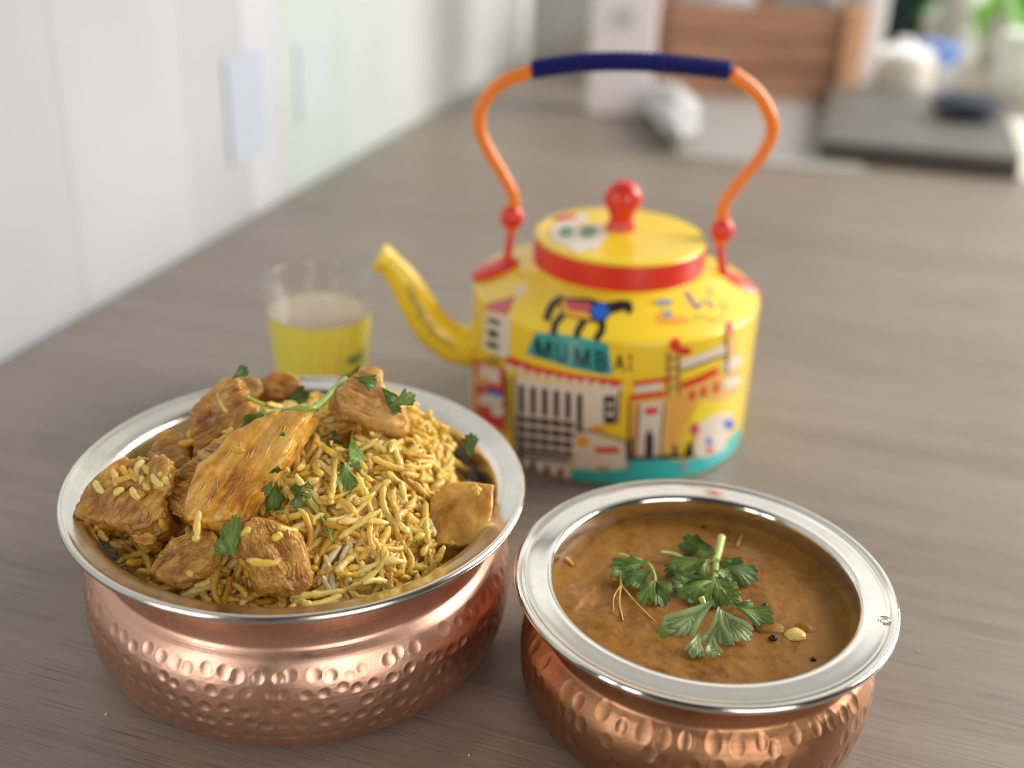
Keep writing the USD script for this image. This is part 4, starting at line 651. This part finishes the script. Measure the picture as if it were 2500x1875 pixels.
script('script_lettering', sl, [(1480, 1545), (1500, 1530), (1525, 1535), (1548, 1490)], Z8, INK['green'], (slv[0] + GX, slv[1]), GX, 12, 30, 0.0006)
# ------------------------------------------------------------------ wall along the table and the things at the far end
WN = A3(en[0], en[1], 0); W0 = tp(0, -0.006)
def wall_a(px, py): return float((at_plane(px, py, W0, WN) - W0) @ A3(ed[0], ed[1], 0))
wrot = math.degrees(math.atan2(ed[1], ed[0]))
aend = float((at_z(1272, 156) - tp(0, 0)) @ A3(ed[0], ed[1], 0))
cuts = sorted([-0.5, wall_a(*Z8(380, 1330)), wall_a(*Z8(850, 1040)), wall_a(*Z8(1080, 900)), wall_a(*Z8(1215, 830)), wall_a(*Z8(1480, 690)), wall_a(*Z8(1700, 560)), aend])
tones = [(0.49, 0.515, 0.54), (0.51, 0.535, 0.555), (0.485, 0.505, 0.515), (0.58, 0.60, 0.645), (0.55, 0.605, 0.58), (0.59, 0.64, 0.615), (0.58, 0.62, 0.585)]
wl = thing('panel_wall', 'long wall of white and pale green panels along the left table edge', 'wall', tp(0, -0.006))
for k, (a, b) in enumerate(zip(cuts[:-1], cuts[1:])):
    t_ = tones[k % 7]; m = mat(f'panel_white_{k}', {'tc': ('texture_coordinate', {}), 'n': ('noise_texture', {'scale': 5.0, 'detail': 2}), 'r': ('rgb_ramp', {'ramp': [(0.3, tuple(x * 0.84 for x in t_)), (0.7, t_)]}), 'p': ('principled_bsdf', {'roughness': 0.3})}, [('tc.object', 'n.vector'), ('n.fac', 'r.fac'), ('r.color', 'p.base_color')])
    c_ = A3(ed[0], ed[1], 0) * (a + b) / 2 - WN * 0.02; proud = 0.0
    obj('panel', rbox((b - a - 0.0003, 0.04, 2.2), 0.0004, c_ - A3(0, 0, 0) + A3(0, 0, 0.35) - WN * proud, wrot), m, wl)
M_blue = simple('pale_blue_card', (0.455, 0.495, 0.585), 0.4); M_blue2 = simple('pale_blue_green_card', (0.49, 0.565, 0.585), 0.4)
def card(x0, y0, x1, y1, m, label):
    a0, a1 = wall_a(*Z8(x0, (y0 + y1) / 2)), wall_a(*Z8(x1, (y0 + y1) / 2)); xm = (x0 + x1) / 2; zt, zb = at_plane(*Z8(xm, y0), W0, WN)[2], at_plane(*Z8(xm, y1), W0, WN)[2]
    c_ = W0 + A3(ed[0], ed[1], 0) * (a0 + a1) / 2 + WN * 0.0012; obj('hanging_card', rbox((a1 - a0, 0.0012, zt - zb), 0.0005, (0, 0, 0), wrot), m, None, loc=A3(c_[0], c_[1], (zt + zb) / 2), label=label, cat='card')
card(965, 225, 1120, 680, M_blue, 'pale lavender blue card hanging on the bright wall panel, the nearer of two')
card(1265, 160, 1400, 500, M_blue2, 'pale sky blue card hanging on the greenish wall panel, the farther of two')
pe = tp(aend + 0.03, -0.03)
obj('white_pillar', rbox((0.05, 0.06, 2.2), 0.004, (0, 0, 0), wrot), M_white, None, loc=A3(pe[0], pe[1], 0.35), label='narrow white pillar at the far end of the panel wall', cat='pillar')
obj('floor', rbox((8, 8, 0.05), 0.01), M_floor, None, loc=A3(0, 2, -0.78), kind='structure')
M_bw = mat('back_wall', {'tc': ('texture_coordinate', {}), 'n': ('noise_texture', {'scale': 3.5, 'detail': 2}), 'r': ('rgb_ramp', {'ramp': [(0.3, (0.34, 0.35, 0.30)), (0.7, (0.52, 0.53, 0.47))]}), 'p': ('principled_bsdf', {'roughness': 0.6})}, [('tc.object', 'n.vector'), ('n.fac', 'r.fac'), ('r.color', 'p.base_color')])
obj('back_wall', rbox((5, 0.06, 2.4), 0.01), M_bw, None, loc=A3(0.6, 2.75, 0.4), kind='structure')
M_pane = mat('daylit_pane', {'tc': ('texture_coordinate', {}), 'n': ('noise_texture', {'scale': 5.0, 'detail': 3}), 'r': ('rgb_ramp', {'ramp': [(0.35, (0.45, 0.56, 0.36)), (0.5, (0.80, 0.86, 0.74)), (0.65, (1.0, 1.0, 0.96))]}), 'e': ('emission', {'strength': 0.95})}, [('tc.object', 'n.vector'), ('n.fac', 'r.fac'), ('r.color', 'e.color')], surface='e.emission')
gd = thing('glass_door', 'bright daylit glass door in the back wall at the top right', 'door', (1.35, 2.69, -0.7))
obj('pane', rbox((1.0, 0.01, 2.0), 0.002, (0, 0, 1.05)), M_pane, gd)
for x in (-0.53, 0.53): obj('frame_post', rbox((0.06, 0.05, 2.12), 0.004, (x, -0.01, 1.06)), M_white, gd)
for z in (0.025, 2.085): obj('frame_rail', rbox((0.99, 0.05, 0.05), 0.004, (0, -0.01, z)), M_white, gd)
# white upright box with a round grey mark
def basepx(x, y): return at_z(*dpx(x, y))
p = basepx(1335, 252); q0, q1 = basepx(1272, 252), basepx(1405, 252); w = q1[0] - q0[0]
wb = thing('white_box', 'upright white box with a round grey mark, behind the kettle handle', 'box', p + A3(0, w * 0.35, 0))
obj('carton', rbox((w, w * 0.7, 0.30), 0.004, (0, 0, 0.15)), simple('pinkish_white', (0.80, 0.74, 0.75), 0.35), wb)
mk = at_y(*dpx(1348, 38), p[1]); ring = arr(m3.Manifold.cylinder(0.0012, 0.013, 0.013, 40).rotate((90, 0, 0)))
obj('round_mark', (ring[0] + mk - (p + A3(0, w * 0.35, 0)), ring[1]), simple('grey_mark', (0.52, 0.50, 0.52), 0.4), wb)
# crumpled tissue and sheets of pale paper
def blob(name, label, cat, pos, s, m, seed, amp=0.7, rz=0.0):
    sph = trimesh.creation.icosphere(4, 1.0); v = sph.vertices * (1 + amp * (meshkit.fbm(sph.vertices * 1.7, 3, seed)[:, None] - .5)); v = v * A3(*s); c_, s_ = math.cos(rz), math.sin(rz); v = v @ np.array([[c_, s_, 0], [-s_, c_, 0], [0, 0, 1]]); v[:, 2] -= v[:, 2].min()
    obj(name, (v, sph.faces), m, None, True, loc=A3(*pos), label=label, cat=cat)
M_tissue = simple('tissue', (0.56, 0.56, 0.57), 0.7); M_paper = simple('pale_paper', (0.33, 0.315, 0.29), 0.5)
a_, b_ = basepx(1420, 240), basepx(1480, 330)
ma = (a_ + b_) / 2; blob('tissue', 'crumpled white tissue lying behind the kettle handle beside the white box', 'tissue', ma, (0.024, 0.11, 0.022), M_tissue, 5, 0.8, -math.atan2(b_[0] - a_[0], a_[1] - b_[1]) * -1.0)
def sheet(name, label, cat, pts, m, h=0.0015, z=0.0):
    P = [basepx(*q) for q in pts]; c_ = np.mean(P, 0); man = extrude(Polygon([(q - c_)[:2] for q in P]).buffer(0.004), h); obj(name, man, m, None, loc=c_ + A3(0, 0, z), label=label, cat=cat)
sheet('paper_sheet', 'pale sheet of paper lying on the far table under the tissue', 'paper', [(1400, 190), (1790, 215), (1860, 375), (1470, 338)], M_paper, 0.0012, 0.0004)
# wooden crate
c0, c1 = basepx(1432, 205), basepx(1838, 218); cw = c1[0] - c0[0]; ch = at_y(*dpx(1600, 12), c0[1])[2]; cd = 0.20
M_crate = mat('crate_wood', {'tc': ('texture_coordinate', {}), 'm': ('mapping', {'scale': (8, 8, 40)}), 'n': ('noise_texture', {'scale': 1.0, 'detail': 4}), 'r': ('rgb_ramp', {'ramp': [(0.3, (0.29, 0.135, 0.072)), (0.7, (0.46, 0.24, 0.14))]}), 'p': ('principled_bsdf', {'roughness': 0.5})}, [('tc.object', 'm.vector'), ('m.vector', 'n.vector'), ('n.fac', 'r.fac'), ('r.color', 'p.base_color')])
M_crate2 = simple('light_crate_wood', (0.62, 0.34, 0.19), 0.5)
ct = thing('wooden_crate', 'brown wooden crate at the far end of the table behind the kettle', 'crate', (c0 + c1) / 2 + A3(0, cd / 2, 0))
nb = 3; bh = ch / nb
for k in range(nb): obj('plank', rbox((cw * 0.88, 0.012, bh - 0.003), 0.002, (-cw * 0.06, -cd / 2, bh * (k + 0.5))), M_crate, ct); obj('plank', rbox((cw * 0.88, 0.012, bh - 0.003), 0.002, (-cw * 0.06, cd / 2, bh * (k + 0.5))), M_crate, ct)
obj('corner_post', rbox((cw * 0.105, 0.03, ch * 1.02), 0.002, (cw * 0.447, -cd / 2, ch * 0.51)), M_crate2, ct, label='light orange corner post')
obj('side_panel', rbox((0.012, cd - 0.03, ch), 0.002, (-cw * 0.5, 0, ch / 2)), M_crate, ct); obj('side_panel', rbox((0.012, cd - 0.03, ch), 0.002, (cw * 0.47, 0.01, ch / 2)), M_crate, ct); obj('base', rbox((cw * 0.94, cd - 0.03, 0.01), 0.002, (-cw * 0.02, 0, 0.006)), M_crate, ct)
blob('white_pouch', 'white crumpled pouch standing in the crate, on its left half', 'pouch', (c0 + c1) / 2 + A3(-0.05, cd / 2, 0.012), (0.055, 0.05, ch * 0.62), M_tissue, 9, 0.4)
blob('grey_pouch', 'grey pouch standing in the crate, on its right half', 'pouch', (c0 + c1) / 2 + A3(0.07, cd / 2, 0.012), (0.05, 0.05, ch * 0.58), simple('grey_pouch', (0.36, 0.35, 0.33), 0.5), 12, 0.4)
# white pillar like carton right of the crate
w0 = basepx(1845, 222); obj('white_carton', rbox((0.024, 0.05, 0.34), 0.003), M_white, None, loc=w0 + A3(0.013, 0.03, 0.17), label='tall narrow white carton just right of the wooden crate', cat='carton')
# grey slab with a dark pouch on it
P = [basepx(*q) for q in ((1780, 345), (2185, 385), (2150, 262), (1800, 205))]; c_ = np.mean(P, 0)
lp = thing('laptop', 'closed dark grey laptop on the table at the right, beyond the kettle', 'laptop', c_)
quad = Polygon([(q - c_)[:2] for q in P]).buffer(0.006); M_lap = simple('laptop_grey', (0.125, 0.12, 0.105), 0.45)
obj('base', extrude(quad, 0.012).translate((0, 0, 0.001)), simple('laptop_dark', (0.06, 0.052, 0.05), 0.4), lp); obj('lid', extrude(quad.buffer(-0.001), 0.008).translate((0, 0, 0.0145)), M_lap, lp)
n0 = at_z(*dpx(2085, 255), 0.0225); blob('navy_pouch', 'dark navy pouch lying on the grey laptop', 'pouch', n0, (0.042, 0.03, 0.014), simple('navy_cloth', (0.025, 0.03, 0.055), 0.6), 3, 0.4)
sheet('paper_sheet', 'white sheet on the table along the right side of the laptop', 'paper', [(2150, 262), (2212, 262), (2330, 420), (2215, 392)], simple('white_paper', (0.66, 0.63, 0.58), 0.5), 0.0012, 0.0004)
# bottles, jars and a plant at the far right
def bottle(name, label, cat, px, py, prof, m, cap=None):
    q = basepx(px, py); t_ = thing(name, label, cat, q); obj('bottle_body', lathe(dense(prof, 0.004), 48), m, t_, 40)
    if cap: obj('cap', lathe(cap[0], 40), cap[1], t_, 40)
M_teal = simple('dark_teal_glass', (0.012, 0.045, 0.065), 0.15); M_bluecap = simple('blue_plastic', (0.16, 0.28, 0.66), 0.35)
bottle('dark_bottle', 'dark teal bottle at the top right behind the white jar', 'bottle', 1932, 100, [(0, 0), (0.036, 0.0), (0.038, 0.004), (0.038, 0.14), (0.03, 0.17), (0.014, 0.20), (0.013, 0.24), (0, 0.24)], M_teal, ([(0.015, 0.225), (0.015, 0.255), (0, 0.255)], M_white))
bottle('white_jar', 'round white jar at the right, beside the blue lidded jar', 'jar', 1935, 215, [(0, 0), (0.035, 0.0), (0.041, 0.01), (0.041, 0.045), (0.036, 0.058), (0, 0.058)], simple('cream_glaze', (0.60, 0.57, 0.50), 0.3), ([(0.037, 0.056), (0.037, 0.064), (0.012, 0.070), (0.010, 0.078), (0, 0.079)], M_white))
bottle('blue_lidded_jar', 'small jar with a bright blue lid at the right', 'jar', 2010, 195, [(0, 0), (0.026, 0.0), (0.029, 0.006), (0.029, 0.034), (0.025, 0.040), (0, 0.040)], simple('jar_white', (0.62, 0.64, 0.66), 0.2), ([(0.0265, 0.038), (0.0285, 0.040), (0.0285, 0.060), (0.026, 0.063), (0, 0.063)], M_bluecap))
bottle('white_pitcher', 'low white pitcher at the far right edge behind the laptop', 'pitcher', 2200, 215, [(0, 0), (0.032, 0.0), (0.040, 0.012), (0.042, 0.035), (0.034, 0.06), (0.030, 0.075), (0.034, 0.085), (0.031, 0.085), (0.026, 0.07), (0, 0.065)], simple('pitcher_white', (0.74, 0.78, 0.68), 0.25))
bottle('white_canister', 'tall white canister behind the blue lidded jar', 'canister', 2062, 130, [(0, 0), (0.030, 0.0), (0.032, 0.004), (0.032, 0.16), (0.029, 0.17), (0, 0.17)], simple('canister_white', (0.72, 0.74, 0.68), 0.3))
M_gl = leaf_mat('green_plant', (0.10, 0.32, 0.03), (0.18, 0.45, 0.05), (0.2, 0.45, 0.08)); M_gl2 = simple('plant_pot', (0.7, 0.7, 0.66), 0.4)
pq = basepx(2125, 120); pl = thing('potted_plant', 'potted plant with long bright green leaves at the top right', 'plant', pq)
obj('pot', lathe(dense([(0, 0), (0.04, 0), (0.055, 0.09), (0.050, 0.09), (0.047, 0.08), (0, 0.08)], 0.004), 48), M_gl2, pl, 40)
for k in range(11):
    a = k * 2.4; d_ = A3(math.cos(a), math.sin(a), 0); W = spline([A3(0, 0, 0.075), d_ * 0.04 + A3(0, 0, 0.13), d_ * 0.10 + A3(0, 0, 0.11 - 0.02 * (k % 3)), d_ * 0.14 + A3(0, 0, 0.03 + 0.01 * (k % 3))], 24)
    wd = 0.021 * np.sin(np.linspace(0.15, math.pi - 0.02, 24)); s_ = np.cross(d_, A3(0, 0, 1)); v = np.vstack([W + s_ * wd[:, None], W - A3(0, 0, 0.003), W - s_ * wd[:, None]]); i = np.arange(23)
    f = np.vstack([np.stack([i, i + 24, i + 25], -1), np.stack([i, i + 25, i + 1], -1), np.stack([i + 24, i + 48, i + 49], -1), np.stack([i + 24, i + 49, i + 25], -1)]); obj('leaf', (v, f), M_gl, pl, True)
